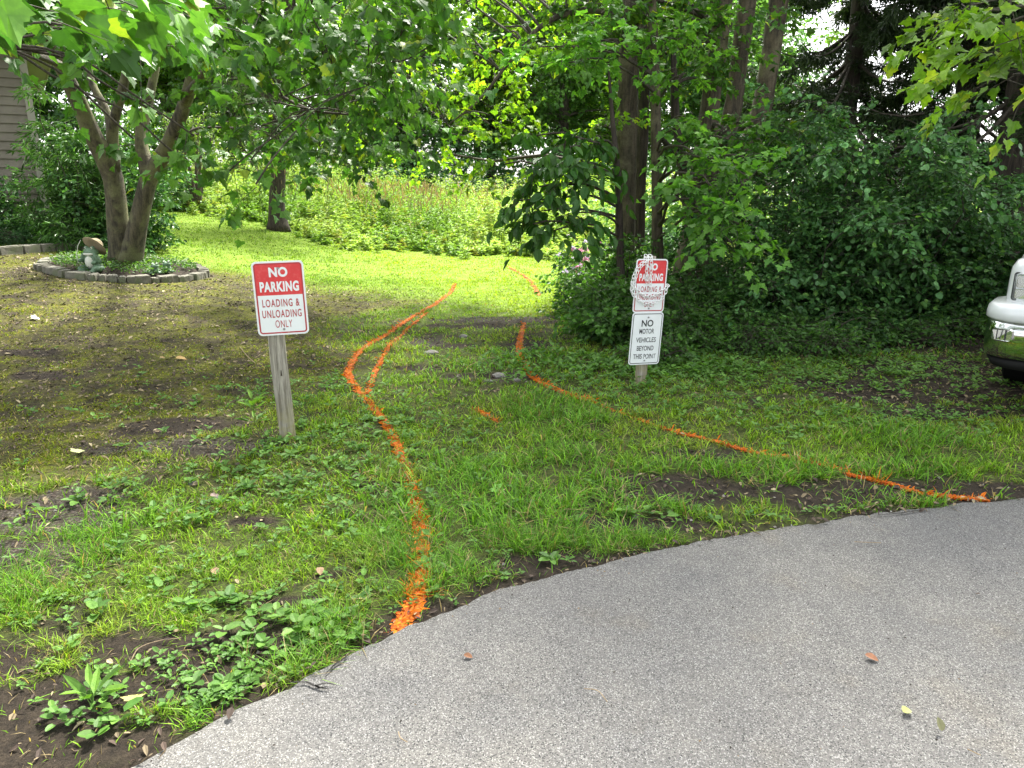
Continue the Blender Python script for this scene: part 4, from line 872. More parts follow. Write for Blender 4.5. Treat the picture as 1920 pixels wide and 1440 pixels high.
# ------------------------------------------------------------------ house
def siding_mat():
    m, t, b = newmat('siding_tan'); co = objco(t); n = noise(t, 3, 6, .6, co); mp = N(t, 'ShaderNodeMapping'); mp.inputs['Scale'].default_value = (1, 1, 14); t.links.new(co, mp.inputs[0]); n2 = noise(t, 9, 5, .6, mp.outputs[0])
    c = ramp(t, n, .3, .7, (.14, .12, .095), (.20, .175, .14)); c = mix(t, .5, c, ramp(t, n2, .3, .7, (.75, .75, .75), (1.1, 1.1, 1.1)), 'MULTIPLY'); t.links.new(c, b.inputs['Base Color']); b.inputs['Roughness'].default_value = .75; return m
def house():
    c = P(42, 75, 14.4); x1 = c[0]; y0 = 14.4; zt = c[2]; zb = float(Hb(x1, y0)) - .1; x0 = x1 - 9; y1 = y0 + 8
    root = empty('house', (x1, y0, zb), rz=R(33)); tag(root, 'house with tan lap siding, only its corner and eave visible at the left edge', 'house')
    L = np.array([x1, y0, zb]); SM_ = siding_mat(); TR = plain('house_trim', (.27, .25, .21), .7, nz=.1)
    w = MB(); w.add(*box(x0, x1 - .05, y0 + .05, y1, zb, zt + .3)); 
    o = w.build('wall', SM_, root, loc=L); o.location = (0, 0, 0)
    s = MB(); z = zb + .15
    while z < zt:
        h = .155
        for (a, b_) in (((x0, y0), (x1 - .11, y0)), ):
            v = np.array([[a[0], y0 + .028, z + h], [b_[0], y0 + .028, z + h], [b_[0], y0 + .004, z], [a[0], y0 + .004, z], [a[0], y0 + .04, z - .002], [b_[0], y0 + .04, z - .002], ])
            s.add(v, [np.array([[0, 3, 2, 1], [3, 4, 5, 2]])])
        v = np.array([[x1 - .028, y0 + .11, z + h], [x1 - .028, y1, z + h], [x1 - .004, y1, z], [x1 - .004, y0 + .11, z], [x1 - .04, y0 + .11, z - .002], [x1 - .04, y1, z - .002]]); s.add(v, [np.array([[0, 1, 2, 3], [3, 2, 5, 4]])])
        z += h
    o = s.build('siding', SM_, root, loc=L); o.location = (0, 0, 0)
    t = MB(); t.add(*box(x1 - .11, x1 + .012, y0 - .012, y0 + .11, zb, zt)); o = t.build('corner_board', TR, root, loc=L); o.location = (0, 0, 0)
    f = MB(); f.add(*box(x0, x1 - .052, y0 + .03, y0 + .048, zb - .2, zb + .15)); o = f.build('foundation', plain('concrete', (.22, .21, .19), .9, nz=.2, bs=.4), root, loc=L); o.location = (0, 0, 0)
    # hip roof: soffit, fascia, sloping planes
    e = .55; ex = x1 + e; ey = y0 - e; r_ = MB()
    r_.add(*box(x0 - e, ex - .03, ey + .03, y1 + e, zt, zt + .03)); o = r_.build('soffit', plain('soffit', (.20, .19, .17), .8, nz=.1), root, loc=L); o.location = (0, 0, 0)
    f = MB(); f.add(*box(x0 - e, ex, ey, ey + .028, zt - .02, zt + .2)); f.add(*box(ex - .028, ex, ey + .03, y1 + e, zt - .02, zt + .2)); o = f.build('fascia', TR, root, loc=L); o.location = (0, 0, 0)
    g = MB(); ym = (ey + y1 + e) / 2; xm = ex - (y1 + 2 * e - y0) / 2
    v = np.array([[x0 - e, ey - .04, zt + .205], [ex + .04, ey - .04, zt + .205], [ex + .04, y1 + e, zt + .205], [x0 - e, y1 + e, zt + .205], [xm, ym, zt + 2.4], [x0 - e, ym, zt + 2.4]])
    g.add(v, [np.array([[0, 1, 4, 5], [2, 3, 5, 4]]), np.array([[1, 2, 4]]), np.array([[0, 3, 2, 1]])]); o = g.build('roof', plain('shingles', (.07, .065, .06), .9, nz=.4, sc=12, bs=.5), root, loc=L); o.location = (0, 0, 0)
house()

# ------------------------------------------------------------------ stone bed, edging, ornaments
BED = (-5.85, 11.3)
def bed():
    r = np.random.default_rng(70); cx, cy = BED; z = float(Hb(cx, cy))
    m, t, b = newmat('edging_stone'); co = N(t, 'ShaderNodeTexCoord').outputs['Object']; oi = N(t, 'ShaderNodeObjectInfo'); n1 = noise(t, 14, 7, .65, co)
    c = ramp(t, n1, .3, .72, (.085, .082, .065), (.20, .19, .15)); n2 = noise(t, 4, 4, .6, co); c = mix(t, ramp(t, n2, .5, .68), c, (.10, .12, .06)); t.links.new(c, b.inputs['Base Color']); b.inputs['Roughness'].default_value = .95; bumpn(t, b, n1, .8, .01)
    # widths of blocks around the ring
    a = 0; k = 0
    while a < 2 * math.pi - .06:
        w = r.choice([.30, .28, .11, .10, .09, .26, .13]); w = min(w, 2 * math.pi - a); mid = a + w / 2; gap = .009
        hh = .09 + r.normal() * .007; r0, r1 = 1.0 + r.normal() * .01, 1.155 + r.normal() * .014; bm = bmesh.new(); rings = []
        nseg = 3
        for q in range(nseg + 1):
            th = a + gap + (w - 2 * gap) * q / nseg
            rings.append([bm.verts.new((rr * math.cos(th) - 1.08 * math.cos(mid), rr * math.sin(th) * 1.0 - 1.08 * math.sin(mid), zz)) for rr, zz in ((r0, -.05), (r1, -.05), (r1 - .004, hh), (r0, hh + .004))])
        for q in range(nseg):
            for j in range(4): bm.faces.new((rings[q][j], rings[q][(j + 1) % 4], rings[q + 1][(j + 1) % 4], rings[q + 1][j]))
        bm.faces.new(rings[0][::-1]); bm.faces.new(rings[-1]); bmesh.ops.recalc_face_normals(bm, faces=bm.faces)
        bmesh.ops.bevel(bm, geom=bm.edges[:], offset=.009, segments=2, affect='EDGES')
        for v_ in bm.verts: v_.co += Vector(r.normal(size=3) * .0022)
        me = bpy.data.meshes.new('edging_stone'); bm.to_mesh(me); bm.free(); me.materials.append(m)
        o = bpy.data.objects.new('edging_stone', me); COL.objects.link(o)
        x = cx + 1.08 * math.cos(mid); y = cy + 1.08 * math.sin(mid); o.location = (x, y, float(Hb(x, y)) + .0); o.rotation_euler = (r.normal() * .025, r.normal() * .025, r.normal() * .02)
        side = 'front' if math.sin(mid) < -.5 else ('back' if math.sin(mid) > .5 else ('right' if math.cos(mid) > 0 else 'left'))
        size = 'long' if w > .2 else 'narrow'
        tag(o, f'{size} grey stone block in the {side} arc of the ring round the maple', 'edging stone', f'{size} stones in the {side} arc of the tree ring')
        a += w; k += 1
    # soil mound and plants inside
    mb = MB(); n = 40; aa = np.linspace(0, 2 * math.pi, n, endpoint=False); rr = np.array([0, .3, .6, .85, 1.0]); V = []
    for q in rr: V.append(np.stack([cx + q * np.cos(aa), cy + q * np.sin(aa), Hb(cx + q * np.cos(aa), cy + q * np.sin(aa)) + .10 - .05 * q ** 3 + (fbm(q * np.cos(aa) + 5, q * np.sin(aa), .2, 3, 1) - .5) * .03], 1))
    i = (np.arange(4)[:, None] * n); j = np.arange(n)[None]; f = np.stack([i + j, i + n + j, i + n + (j + 1) % n, i + (j + 1) % n], -1).reshape(-1, 4)
    mb.add(np.concatenate(V), f, (1, 0, 0)); o = mb.build('bed_soil', M_GROUND, smooth=True); tag(o, kind='structure')
    gm = MB(); m = 3600; q = np.sqrt(r.random(m)) * .97; th = r.uniform(0, 6.283, m); x = cx + q * np.cos(th); y = cy + q * np.sin(th); den = fbm(x, y, .35, 3, 9); kk = den + .25 * r.random(m) > .52; x, y = x[kk], y[kk]; m = len(x)
    a = r.uniform(0, 6.283, m); tip = norm(np.stack([np.cos(a), np.sin(a), r.uniform(.1, 1.4, m)], 1)); pos = np.stack([x, y, Hb(x, y) + .09 + r.uniform(0, .09, m)], 1)
    place(gm, OVAL, pos, tip, norm(np.array([0, 0, 1.0]) + r.normal(size=(m, 3)) * .4), r.uniform(.025, .05, m), leafcols(m, (.04, .11, .025), (.12, .22, .04), r=r))
    o = gm.build('ground_cover', M_WEED); tag(o, 'creeping green plants inside the stone ring round the maple', 'ground cover', kind='stuff')
    # curved low edging behind, at the left
    pts = [(-60, 482), (40, 474), (100, 469), (150, 466), (200, 462)]; W_ = [G(*p) for p in pts]; c = spline(np.array(W_), 9)
    for k in range(8):
        bm = bmesh.new(); d = c[k + 1] - c[k]; Ln = float(np.hypot(d[0], d[1])) - .02; bmesh.ops.create_cube(bm, size=1); bmesh.ops.scale(bm, vec=(Ln, .13, .15), verts=bm.verts); bmesh.ops.bevel(bm, geom=bm.edges[:], offset=.012, segments=2, affect='EDGES')
        for v_ in bm.verts: v_.co += Vector(r.normal(size=3) * .003)
        me = bpy.data.meshes.new('edging_block'); bm.to_mesh(me); bm.free(); me.materials.append(t_ if False else bpy.data.materials['edging_stone']); o = bpy.data.objects.new('edging_block', me); COL.objects.link(o)
        mp = (c[k] + c[k + 1]) / 2; o.location = (mp[0], mp[1], float(Hb(mp[0], mp[1])) + .05); o.rotation_euler = (0, 0, math.atan2(d[1], d[0]))
        tag(o, 'long grey block edging the shrub bed behind the maple on the left', 'edging block', 'long blocks edging the shrub bed by the house')
bed()

def remesh(name, ells, mat, vox=.006, parent=None):
    """one continuous surface fused from ellipsoids (centre, radii, rotation about x)"""
    bm = bmesh.new()
    for (c, rad, rx) in ells:
        M_ = Matrix.Translation(c) @ Matrix.Rotation(rx[0], 4, 'X') @ Matrix.Rotation(rx[1], 4, 'Y') @ Matrix.Diagonal((*rad, 1))
        bmesh.ops.create_icosphere(bm, subdivisions=3, radius=1, matrix=M_)
    me = bpy.data.meshes.new(name); bm.to_mesh(me); bm.free(); o = bpy.data.objects.new(name, me); COL.objects.link(o)
    md = o.modifiers.new('r', 'REMESH'); md.mode = 'VOXEL'; md.voxel_size = vox; s = o.modifiers.new('s', 'SMOOTH'); s.iterations = 4
    bpy.context.view_layer.update(); m2 = bpy.data.meshes.new_from_object(o.evaluated_get(bpy.context.evaluated_depsgraph_get()))
    o.modifiers.clear(); o.data = m2; m2.name = name; m2.materials.clear(); m2.materials.append(mat)
    m2.polygons.foreach_set('use_smooth', np.ones(len(m2.polygons), bool))
    if parent: o.parent = parent
    return o
def frogs():
    g = plain('painted_frog_green', (.10, .17, .10), .5, nz=.35, sc=25); w = plain('painted_cream', (.55, .56, .47), .5, nz=.15, sc=20); tan = plain('straw_tan', (.26, .21, .13), .9, nz=.35, sc=40, bs=.5); bk = plain('painted_black', (.02, .02, .02), .3); 
    z = (0.0, 0.0)
    c = P(174, 492, 10.55); x, y = c[0], 10.55; z0 = float(Hb(x, y)) + .06
    root = empty('frog_statue', (x, y, z0), rz=R(-12)); root.scale = (1.12,) * 3
    tag(root, 'large frog ornament with cream belly, straw hat and fishing pole beside the maple stems', 'garden ornament')
    remesh('body', [((0, 0, .13), (.095, .08, .12), z), ((0, -.005, .245), (.095, .075, .058), z), ((.045, -.02, .295), (.03, .03, .03), z), ((-.045, -.02, .295), (.03, .03, .03), z),
                    ((.10, -.04, .045), (.055, .10, .045), (0, 0)), ((-.10, -.04, .045), (.055, .10, .045), (0, 0)), ((.075, -.12, .018), (.05, .06, .018), z), ((-.075, -.12, .018), (.05, .06, .018), z),
                    ((.10, -.03, .17), (.028, .035, .075), (.4, -.3)), ((-.10, -.03, .17), (.028, .035, .075), (.4, .3)), ((.085, -.085, .12), (.024, .04, .024), z), ((-.105, -.08, .15), (.024, .04, .024), z)], g, .007, root)
    remesh('belly', [((0, -.052, .125), (.062, .04, .08), z)], w, .006, root)
    remesh('mouth_patch', [((0, -.055, .225), (.075, .03, .022), z)], w, .006, root)
    for s in (-1, 1):
        e = remesh('eye', [((s * .045, -.047, .30), (.014, .01, .014), z)], w, .004, root); remesh('pupil', [((s * .045, -.057, .30), (.007, .004, .007), z)], bk, .002, e)
    h = MB(); k = 28; a = np.linspace(0, 6.283, k, endpoint=False); prof = [(.0, .075), (.05, .07), (.075, .045), (.085, .01), (.15, -.012), (.155, -.018), (.085, -.004), (.0, .0)]
    V = np.concatenate([np.stack([q * np.cos(a), q * np.sin(a), np.full(k, zz)], 1) for q, zz in prof]); i = np.arange(len(prof) - 1)[:, None] * k; j = np.arange(k)[None]
    h.add(V, np.stack([i + j, i + (j + 1) % k, i + k + (j + 1) % k, i + k + j], -1).reshape(-1, 4)); ho = h.build('hat', tan, root, smooth=True); ho.location = (.03, .05, .33); ho.rotation_euler = (R(-48), R(14), 0)
    p = MB(); tube(p, [(-.12, -.10, .12), (-.13, -.1, .22), (-.10, -.09, .33), (-.05, -.09, .40)], [.006, .005, .004, .003], 6); p.build('fishing_pole', w, root, smooth=True)
    for (px, py, yy, s, lb) in ((288, 487, 10.8, .6, 'small reclining frog ornament in the bed right of the maple stems'), (310, 484, 11.0, .68, 'small big-eyed frog ornament at the right end of the bed')):
        q = P(px, py, yy); z0 = float(Hb(q[0], yy)) + .08; rt = empty('frog_figurine', (q[0], yy, z0), rz=R(10)); rt.scale = (s,) * 3; tag(rt, lb, 'garden ornament', 'small frog ornaments in the bed')
        remesh('body', [((0, 0, .09), (.10, .08, .085), z), ((.02, -.03, .19), (.085, .07, .055), z), ((.065, -.03, .245), (.032, .03, .034), z), ((-.03, -.03, .245), (.032, .03, .034), z), ((-.15, -.02, .05), (.10, .04, .035), z), ((.12, -.06, .04), (.05, .08, .035), z), ((-.06, -.1, .03), (.05, .07, .025), z)], g, .008, rt)
        for s_ in (.065, -.03): remesh('eye', [((s_, -.055, .25), (.017, .012, .017), z)], w, .005, rt)
frogs()

# ------------------------------------------------------------------ signs
def rrect(w, h, r, n=6):
    pts = []
    for cx, cy, a0 in ((w / 2 - r, h / 2 - r, 0), (-w / 2 + r, h / 2 - r, 90), (-w / 2 + r, -h / 2 + r, 180), (w / 2 - r, -h / 2 + r, 270)):
        for k in range(n + 1): a = R(a0 + 90 * k / n); pts.append((cx + r * math.cos(a), cy + r * math.sin(a)))
    return np.array(pts)
def plate(name, pts, y0, y1, mat, parent):   # outline in x,z ; y0 front (nearer), y1 back
    n = len(pts); mb = MB(); V = np.concatenate([np.c_[pts[:, 0], np.full(n, y0), pts[:, 1]], np.c_[pts[:, 0], np.full(n, y1), pts[:, 1]]]); k = np.arange(n)
    mb.add(V, [k[None, :], (k[::-1] + n)[None, :], np.stack([k, k + n, (k + 1) % n + n, (k + 1) % n], 1)]); return mb.build(name, mat, parent)
def frame(name, w, h, r, t, y0, mat, parent, zc=0):
    a = rrect(w, h, r); b = rrect(w - 2 * t, h - 2 * t, max(r - t, .001)); n = len(a); k = np.arange(n); mb = MB()
    a = a + [0, zc]; b = b + [0, zc]; V = np.concatenate([np.c_[a[:, 0], np.full(n, y0), a[:, 1]], np.c_[b[:, 0], np.full(n, y0), b[:, 1]]])
    mb.add(V, np.stack([k, (k + 1) % n, (k + 1) % n + n, k + n], 1)); return mb.build(name, mat, parent)
def text(s, cx, cz, w, h, y, mat, parent, bold=.03, name='lettering', space=1.0):
    cu = bpy.data.curves.new('t', 'FONT'); cu.body = s; cu.size = 1; cu.offset = bold; cu.space_character = space; o = bpy.data.objects.new('t', cu); COL.objects.link(o)
    bpy.context.view_layer.update(); me = bpy.data.meshes.new_from_object(o.evaluated_get(bpy.context.evaluated_depsgraph_get())); bpy.data.objects.remove(o)
    n = len(me.vertices); v = np.zeros(n * 3); me.vertices.foreach_get('co', v); v = v.reshape(-1, 3); lo = v.min(0); hi = v.max(0)
    q = np.c_[(v[:, 0] - (lo[0] + hi[0]) / 2) / (hi[0] - lo[0]) * w + cx, np.full(n, y), (v[:, 1] - (lo[1] + hi[1]) / 2) / (hi[1] - lo[1]) * h + cz]
    me.vertices.foreach_set('co', q.ravel()); me.update(); me.name = name; me.materials.clear(); me.materials.append(mat)
    ob = bpy.data.objects.new(name, me); COL.objects.link(ob); ob.parent = parent; return ob
def worn(name, col, bg, lo, hi, rough=.5, sc=60):
    m, t, b = newmat(name); co = objco(t); n = noise(t, sc, 3, .6, co); mp = N(t, 'ShaderNodeMapping'); mp.inputs['Location'].default_value = (3, 1, 2); t.links.new(co, mp.inputs[0]); n2 = noise(t, 9, 4, .6, mp.outputs[0])
    c = mix(t, ramp(t, mix(t, .4, n, n2), lo, hi), col, bg); c = mix(t, .35, c, ramp(t, n2, .3, .7, (.82, .82, .8), (1.06, 1.06, 1.06)), 'MULTIPLY'); t.links.new(c, b.inputs['Base Color']); b.inputs['Roughness'].default_value = rough; return m
WH = (.74, .77, .78)
M_WHITE = worn('sign_white', WH, (.60, .62, .60), .62, .8, .45, 20); M_RED = worn('sign_red', (.62, .035, .04), (.66, .12, .11), .5, .75, .4)
M_REDT = worn('sign_red_lettering', (.40, .028, .035), (.62, .30, .28), .56, .74, .5, 45); M_BLKT = worn('sign_black_lettering', (.03, .032, .035), WH, .56, .64, .5, 70); M_BLK = worn('sign_black_solid', (.02, .021, .024), (.08, .08, .08), .6, .8)
M_STEEL = plain('bolt_steel', (.35, .35, .36), .4, 1.0, .2); M_ALU = plain('sign_back', (.5, .5, .5), .5, .8, .1)
def woodmat():
    m, t, b = newmat('weathered_post'); co = objco(t); mp = N(t, 'ShaderNodeMapping'); mp.inputs['Scale'].default_value = (1, 1, .06); t.links.new(co, mp.inputs[0])
    n1 = noise(t, 70, 8, .7, mp.outputs[0]); n2 = noise(t, 6, 4, .6, co); sx = N(t, 'ShaderNodeSeparateXYZ'); t.links.new(co, sx.inputs[0])
    c = ramp(t, n1, .36, .64, (.13, .115, .09), (.40, .375, .32)); c = mix(t, .6, c, ramp(t, n2, .3, .7, (.7, .69, .66), (1.1, 1.1, 1.08)), 'MULTIPLY')
    zf = ramp(t, sx.outputs[2], .02, .30, (1, 1, 1), (0, 0, 0)); mo = N(t, 'ShaderNodeMath', operation='MULTIPLY'); t.links.new(zf, mo.inputs[0]); t.links.new(ramp(t, noise(t, 12, 4, .6, co), .35, .6), mo.inputs[1])
    c = mix(t, mo.outputs[0], c, (.22, .20, .055)); t.links.new(c, b.inputs['Base Color']); b.inputs['Roughness'].default_value = .9; bumpn(t, b, n1, .7, .006); return m
M_WOOD = woodmat()
def post(parent, r, z0, z1, lean):
    mb = MB(); k = 22; t = np.linspace(0, 1, 30)[:, None]; p = np.array([[0, 0, z0]]) * (1 - t) + np.array([[lean, 0, z1]]) * t; p[:, 0] += .003 * np.sin(t[:, 0] * 9)
    tube(mb, p, np.full(30, r), k, .05, seed=3); o = mb.build('post', M_WOOD, parent, smooth=True)
    kn = MB(); tube(kn, [(0, 0, -.014), (0, 0, .014)], [.007, .004], 8); q = kn.build('knot', plain('knot_dark', (.03, .02, .012), .9), o); q.location = (lean * .6 + r * .42, -r * .885, z1 * .42); q.scale = (1, .6, 1.3)
    return o
def bolt(parent, x, z, y):
    mb = MB(); tube(mb, [(x, y, z), (x, y - .006, z)], [.008, .0065], 8); mb.build('bolt', M_STEEL, parent, smooth=False)
def parking_panel(root, loc, rot, y_front):
    pn = plate('no_parking_panel', rrect(.305, .457, .028), -.0015, .0015, M_WHITE, root); pn.location = loc; pn.rotation_euler = rot
    a = rrect(.283, .435, .02); top = a[a[:, 1] > 0]; z_ = .0215
    top = np.vstack([top, [[-.1415, z_]], [[.1415, z_]]]); 
    plate('red_field', top, -.0022, -.0016, M_RED, pn); frame('border', .283, .435, .02, .0085, -.0026, M_REDT, pn)
    text('NO', 0, .162, .110, .060, -.0032, M_WHITE, pn, .045, space=1.1); text('PARKING', 0, .074, .230, .064, -.0032, M_WHITE, pn, .045, space=1.12)
    text('LOADING &', 0, -.027, .220, .048, -.003, M_REDT, pn, .012, space=1.2); text('UNLOADING', 0, -.094, .232, .048, -.003, M_REDT, pn, .012, space=1.2); text('ONLY', .005, -.158, .1, .047, -.003, M_REDT, pn, .0, space=1.15)
    bolt(pn, .003, .185, -.0032); bolt(pn, .003, -.192, -.0032); return pn
def signs():
    b = G(540, 822); root = empty('parking_sign', (b[0], b[1], float(Hb(b[0], b[1])))); root['label'] = 'red and white no parking sign alone on a round weathered post in the left grass'; root['category'] = 'sign'
    post(root, .052, -.12, 1.08, -.028); c = P(525, 560, b[1] - .07); pn = parking_panel(root, (c[0] - b[0], -.058, c[2] - root.location.z), (R(1), R(-1.0), R(14)), 0)
    b = G(1199, 722); root = empty('parking_sign', (b[0], b[1], float(Hb(b[0], b[1])))); root['label'] = 'post with a chain-draped no parking panel above a black and white no motor vehicles panel'; root['category'] = 'sign'
    post(root, .048, -.12, 1.06, .035)
    c = P(1219, 537, b[1] - .06); c2 = P(1211, 634, b[1] - .06); z0 = root.location.z
    pn = parking_panel(root, (c[0] - b[0], -.062, c[2] - z0 + .004), (R(1), R(2.2), R(20)), 0); pn.scale = (.93, 1, .93)
    p2 = plate('no_motor_vehicles_panel', rrect(.305, .457, .028), -.0015, .0015, M_WHITE, root); p2.location = (c2[0] - b[0], -.062, c2[2] - z0); p2.rotation_euler = (R(1), R(2.6), R(21)); p2.scale = (.94, 1, .94); p2.location.z -= .004
    frame('border', .285, .437, .02, .006, -.0022, M_BLK, p2); text('NO', 0, .135, .115, .058, -.003, M_BLK, p2, .02)
    for s, z, w in (('MOTOR', .066, .145), ('VEHICLES', -.010, .195), ('BEYOND', -.083, .165), ('THIS POINT', -.155, .222)): text(s, 0, z, w, .043, -.003, M_BLKT, p2, .01)
    bolt(p2, .003, .186, -.003); bolt(p2, .003, -.192, -.003)
    # white plastic chain hung over the upper panel
    bpy.context.view_layer.update(); Mw = pn.matrix_world
    cm = MB(); rr = np.random.default_rng(2)
    def link(c, d, flip, s=.034):
        d = norm(d); u = norm(np.cross(d, [0.13, 1, .1])); w = np.cross(d, u); u, w = (u, w) if flip else (norm(u * .35 + w), norm(w * .35 - u))
        a = np.linspace(0, 2 * math.pi, 15)[:-1]; p = c + d * (np.cos(a) * s * .62)[:, None] + u * (np.sin(a) * s * .36)[:, None]; seg = 6
        pc = np.vstack([p, p[:1]]); th = .003; t = norm(np.roll(p, -1, 0) - np.roll(p, 1, 0)); nn = w; bb = np.cross(t, nn); A = np.linspace(0, 2 * math.pi, seg, endpoint=False)
        V = p[:, None] + th * (nn[None, None] * np.cos(A)[None, :, None] + bb[:, None] * np.sin(A)[None, :, None]); i = np.arange(14)[:, None]; j = np.arange(seg)[None]
        f = np.stack([i * seg + j, i * seg + (j + 1) % seg, ((i + 1) % 14) * seg + (j + 1) % seg, ((i + 1) % 14) * seg + j], -1).reshape(-1, 4); cm.add(V.reshape(-1, 3), f)
    def chain(pts):
        c = spline(pts, 300); L = np.concatenate([[0], np.cumsum(np.linalg.norm(np.diff(c, axis=0), axis=1))]); n = int(L[-1] / .030)
        for k in range(n):
            s = L[-1] * (k + .5) / n; q = np.array([np.interp(s, L, c[:, j]) for j in range(3)]); q2 = np.array([np.interp(min(s + .01, L[-1]), L, c[:, j]) for j in range(3)]); link(q, q2 - q + 1e-6, k % 2)
    T_ = .23
    for dx, bot in ((-.062, .02), (-.02, -.04)):
        chain([(dx - .02, .02, T_ - .08), (dx - .01, .012, T_ + .012), (dx, -.012, T_ + .01), (dx + .002, -.016, T_ - .08), (dx + .012, -.016, bot + .05), (dx + .02, -.016, bot)])
    for k, (dep, yy) in enumerate(((-.035, -.016), (-.10, -.022))):
        chain([(-.165, .012, .02), (-.175, -.004, dep + .05), (-.12, yy, dep - .01), (-.04, yy, dep - .05), (.05, yy, dep - .04), (.12, yy, dep + .005), (.165, -.01, .0 + dep * .1), (.168, .012, .01)])
    for dx in (0, .022): chain([(-.07 + dx, -.012, T_ - .01), (-.14 + dx, -.012, .16), (-.172 + dx, -.008, .08), (-.176 + dx, -.004, 0.0), (-.16 + dx, -.012, -.06)])
    o = cm.build('plastic_chain', plain('white_plastic', (.78, .79, .78), .4, nz=.06), smooth=True); o.matrix_world = Mw
    tag(o, 'white plastic link chain wound over and around the upper panel of the right sign', 'chain')
signs()

# ------------------------------------------------------------------ pickup truck
def truck():
    ang = R(-40); org = np.array([3.42, 5.30, 0.0]); z0 = float(Hb(4.5, 6)) - .0
    # local frame: x along the front from the visible corner, y towards the tail
    root = empty('pickup_truck', (org[0], org[1], z0), rz=ang); tag(root, 'white pickup truck with chrome bumper, its front corner showing at the right edge', 'truck')
    paint = plain('white_paint', (.70, .72, .73), .28, nz=.02, sc=3, coat=.8); chrome = plain('chrome', (.62, .63, .62), .06, 1.0, .03, 5); blk = plain('black_plastic', (.012, .012, .012), .75, nz=.2, spec=.15); rub = plain('tyre_rubber', (.008, .008, .008), .95, nz=.2, spec=.05); dark = plain('dark_trim', (.03, .032, .035), .3, nz=.1)
    glass, t, b = newmat('headlight_glass'); b.inputs['Base Color'].default_value = (.9, .93, .95, 1); b.inputs['Roughness'].default_value = .05; b.inputs['Transmission Weight'].default_value = .9; b.inputs['IOR'].default_value = 1.3
    refl = plain('reflector', (.75, .76, .74), .15, .9, .1); win, t, b = newmat('tinted_window'); b.inputs['Base Color'].default_value = (.02, .025, .03, 1); b.inputs['Roughness'].default_value = .05
    Wd = 2.0; L = 5.6
    def outline(x0, x1, y0, y1, r, n=7):        # rounded plan outline, counter-clockwise
        pts = []
        for cx, cy, a0 in ((x1 - r, y1 - r, 0), (x0 + r, y1 - r, 90), (x0 + r, y0 + r, 180), (x1 - r, y0 + r, 270)):
            for k in range(n + 1): a = R(a0 + 90 * k / n); pts.append((cx + r * math.cos(a), cy + r * math.sin(a)))
        return np.array(pts)
    def bow(p, amt=.10):                        # front face bows forward in the middle
        q = p.copy(); f = np.clip(1 - p[:, 1] / .9, 0, 1); u = (p[:, 0] - Wd / 2) / (Wd / 2); q[:, 1] -= amt * f * (1 - u ** 2); return q
    def loft(name, rings, mat, parent=None, smooth=True):
        mb = MB(); n = len(rings[0][1]); V = np.concatenate([np.c_[bow(p), np.full(n, z)] for z, p in rings]); i = np.arange(len(rings) - 1)[:, None] * n; j = np.arange(n)[None]
        mb.add(V, [np.stack([i + j, i + (j + 1) % n, i + n + (j + 1) % n, i + n + j], -1).reshape(-1, 4), np.arange(n)[None, ::-1], (np.arange(n) + (len(rings) - 1) * n)[None]]); o = mb.build(name, mat, parent or root, smooth=smooth)
        return o
    O = outline
    # bumper: chrome face with dark lower valance, wrapping round the corner
    def bl(ins, r=.17, yb=.5): return O(ins, Wd - ins, ins, yb, r)
    bum = loft('bumper', [(.385, bl(.05)), (.40, bl(.015)), (.44, bl(.004)), (.56, bl(.0)), (.65, bl(.008)), (.66, bl(.03))], chrome)
    loft('valance', [(.30, bl(.12)), (.315, bl(.06)), (.375, bl(.03)), (.384, bl(.06))], blk)
    # fog lamp recesses in the bumper ends
    for sx in (0, 1):
        xc = .125 if sx == 0 else Wd - .125
        rc = MB(); pts = rrect(.15, .10, .028); n = len(pts)
        cx_ = xc; yc = -.052 if False else .02
        ya = lambda xx: -.10 * (1 - ((xx - 1) / 1.0) ** 2) + (.17 - math.sqrt(max(0, .17 ** 2 - max(0, .17 - min(xx, Wd - xx)) ** 2)))
        fr = np.array([[cx_ + q[0], ya(cx_ + q[0]) - .006, .565 + q[1]] for q in pts]); inn = np.array([[cx_ + q[0] * .86, ya(cx_ + q[0] * .86) + .0, .565 + q[1] * .84] for q in pts]); bk_ = np.array([[cx_ + q[0] * .8, ya(cx_) + .03, .565 + q[1] * .8] for q in pts]); k = np.arange(n)
        fr0 = fr + [0, .02, 0]
        rc.add(np.concatenate([fr0, fr, inn - [0, .008, 0]]), [np.stack([k, k + n, (k + 1) % n + n, (k + 1) % n], 1), np.stack([k + n, k + 2 * n, (k + 1) % n + 2 * n, (k + 1) % n + n], 1)])
        f = rc.build('fog_lamp', chrome, root, smooth=False)
        ln = MB(); lens = inn - [0, .007, 0]; ln.add(lens, np.arange(n)[None, ::-1]); ln.build('fog_lens', refl, f)
        br = MB()
        for q in (-.03, .02): br.add(*box(cx_ + q, cx_ + q + .007, ya(cx_) - .016, ya(cx_) - .009, .53, .60))
        br.build('lens_rib', dark, f)
    # painted cap above the bumper
    loft('bumper_cap', [(.662, bl(.0, .19, .6)), (.675, bl(-.014, .2, .6)), (.715, bl(-.014, .2, .6)), (.755, bl(-.006, .2, .6)), (.777, bl(.012, .2, .6)), (.788, bl(.06, .22, .6)), (.793, bl(.14, .2, .6))], paint)
    # front clip with headlights and grille
    bx = lambda ins, r=.10: O(.09 + ins, Wd - .09 - ins, .13 + ins, 1.55, r)
    loft('front_body', [(.45, bx(.0)), (.80, bx(.0)), (.96, bx(.0)), (1.03, bx(.005)), (1.08, bx(.03)), (1.11, bx(.09)), (1.125, bx(.2))], paint)
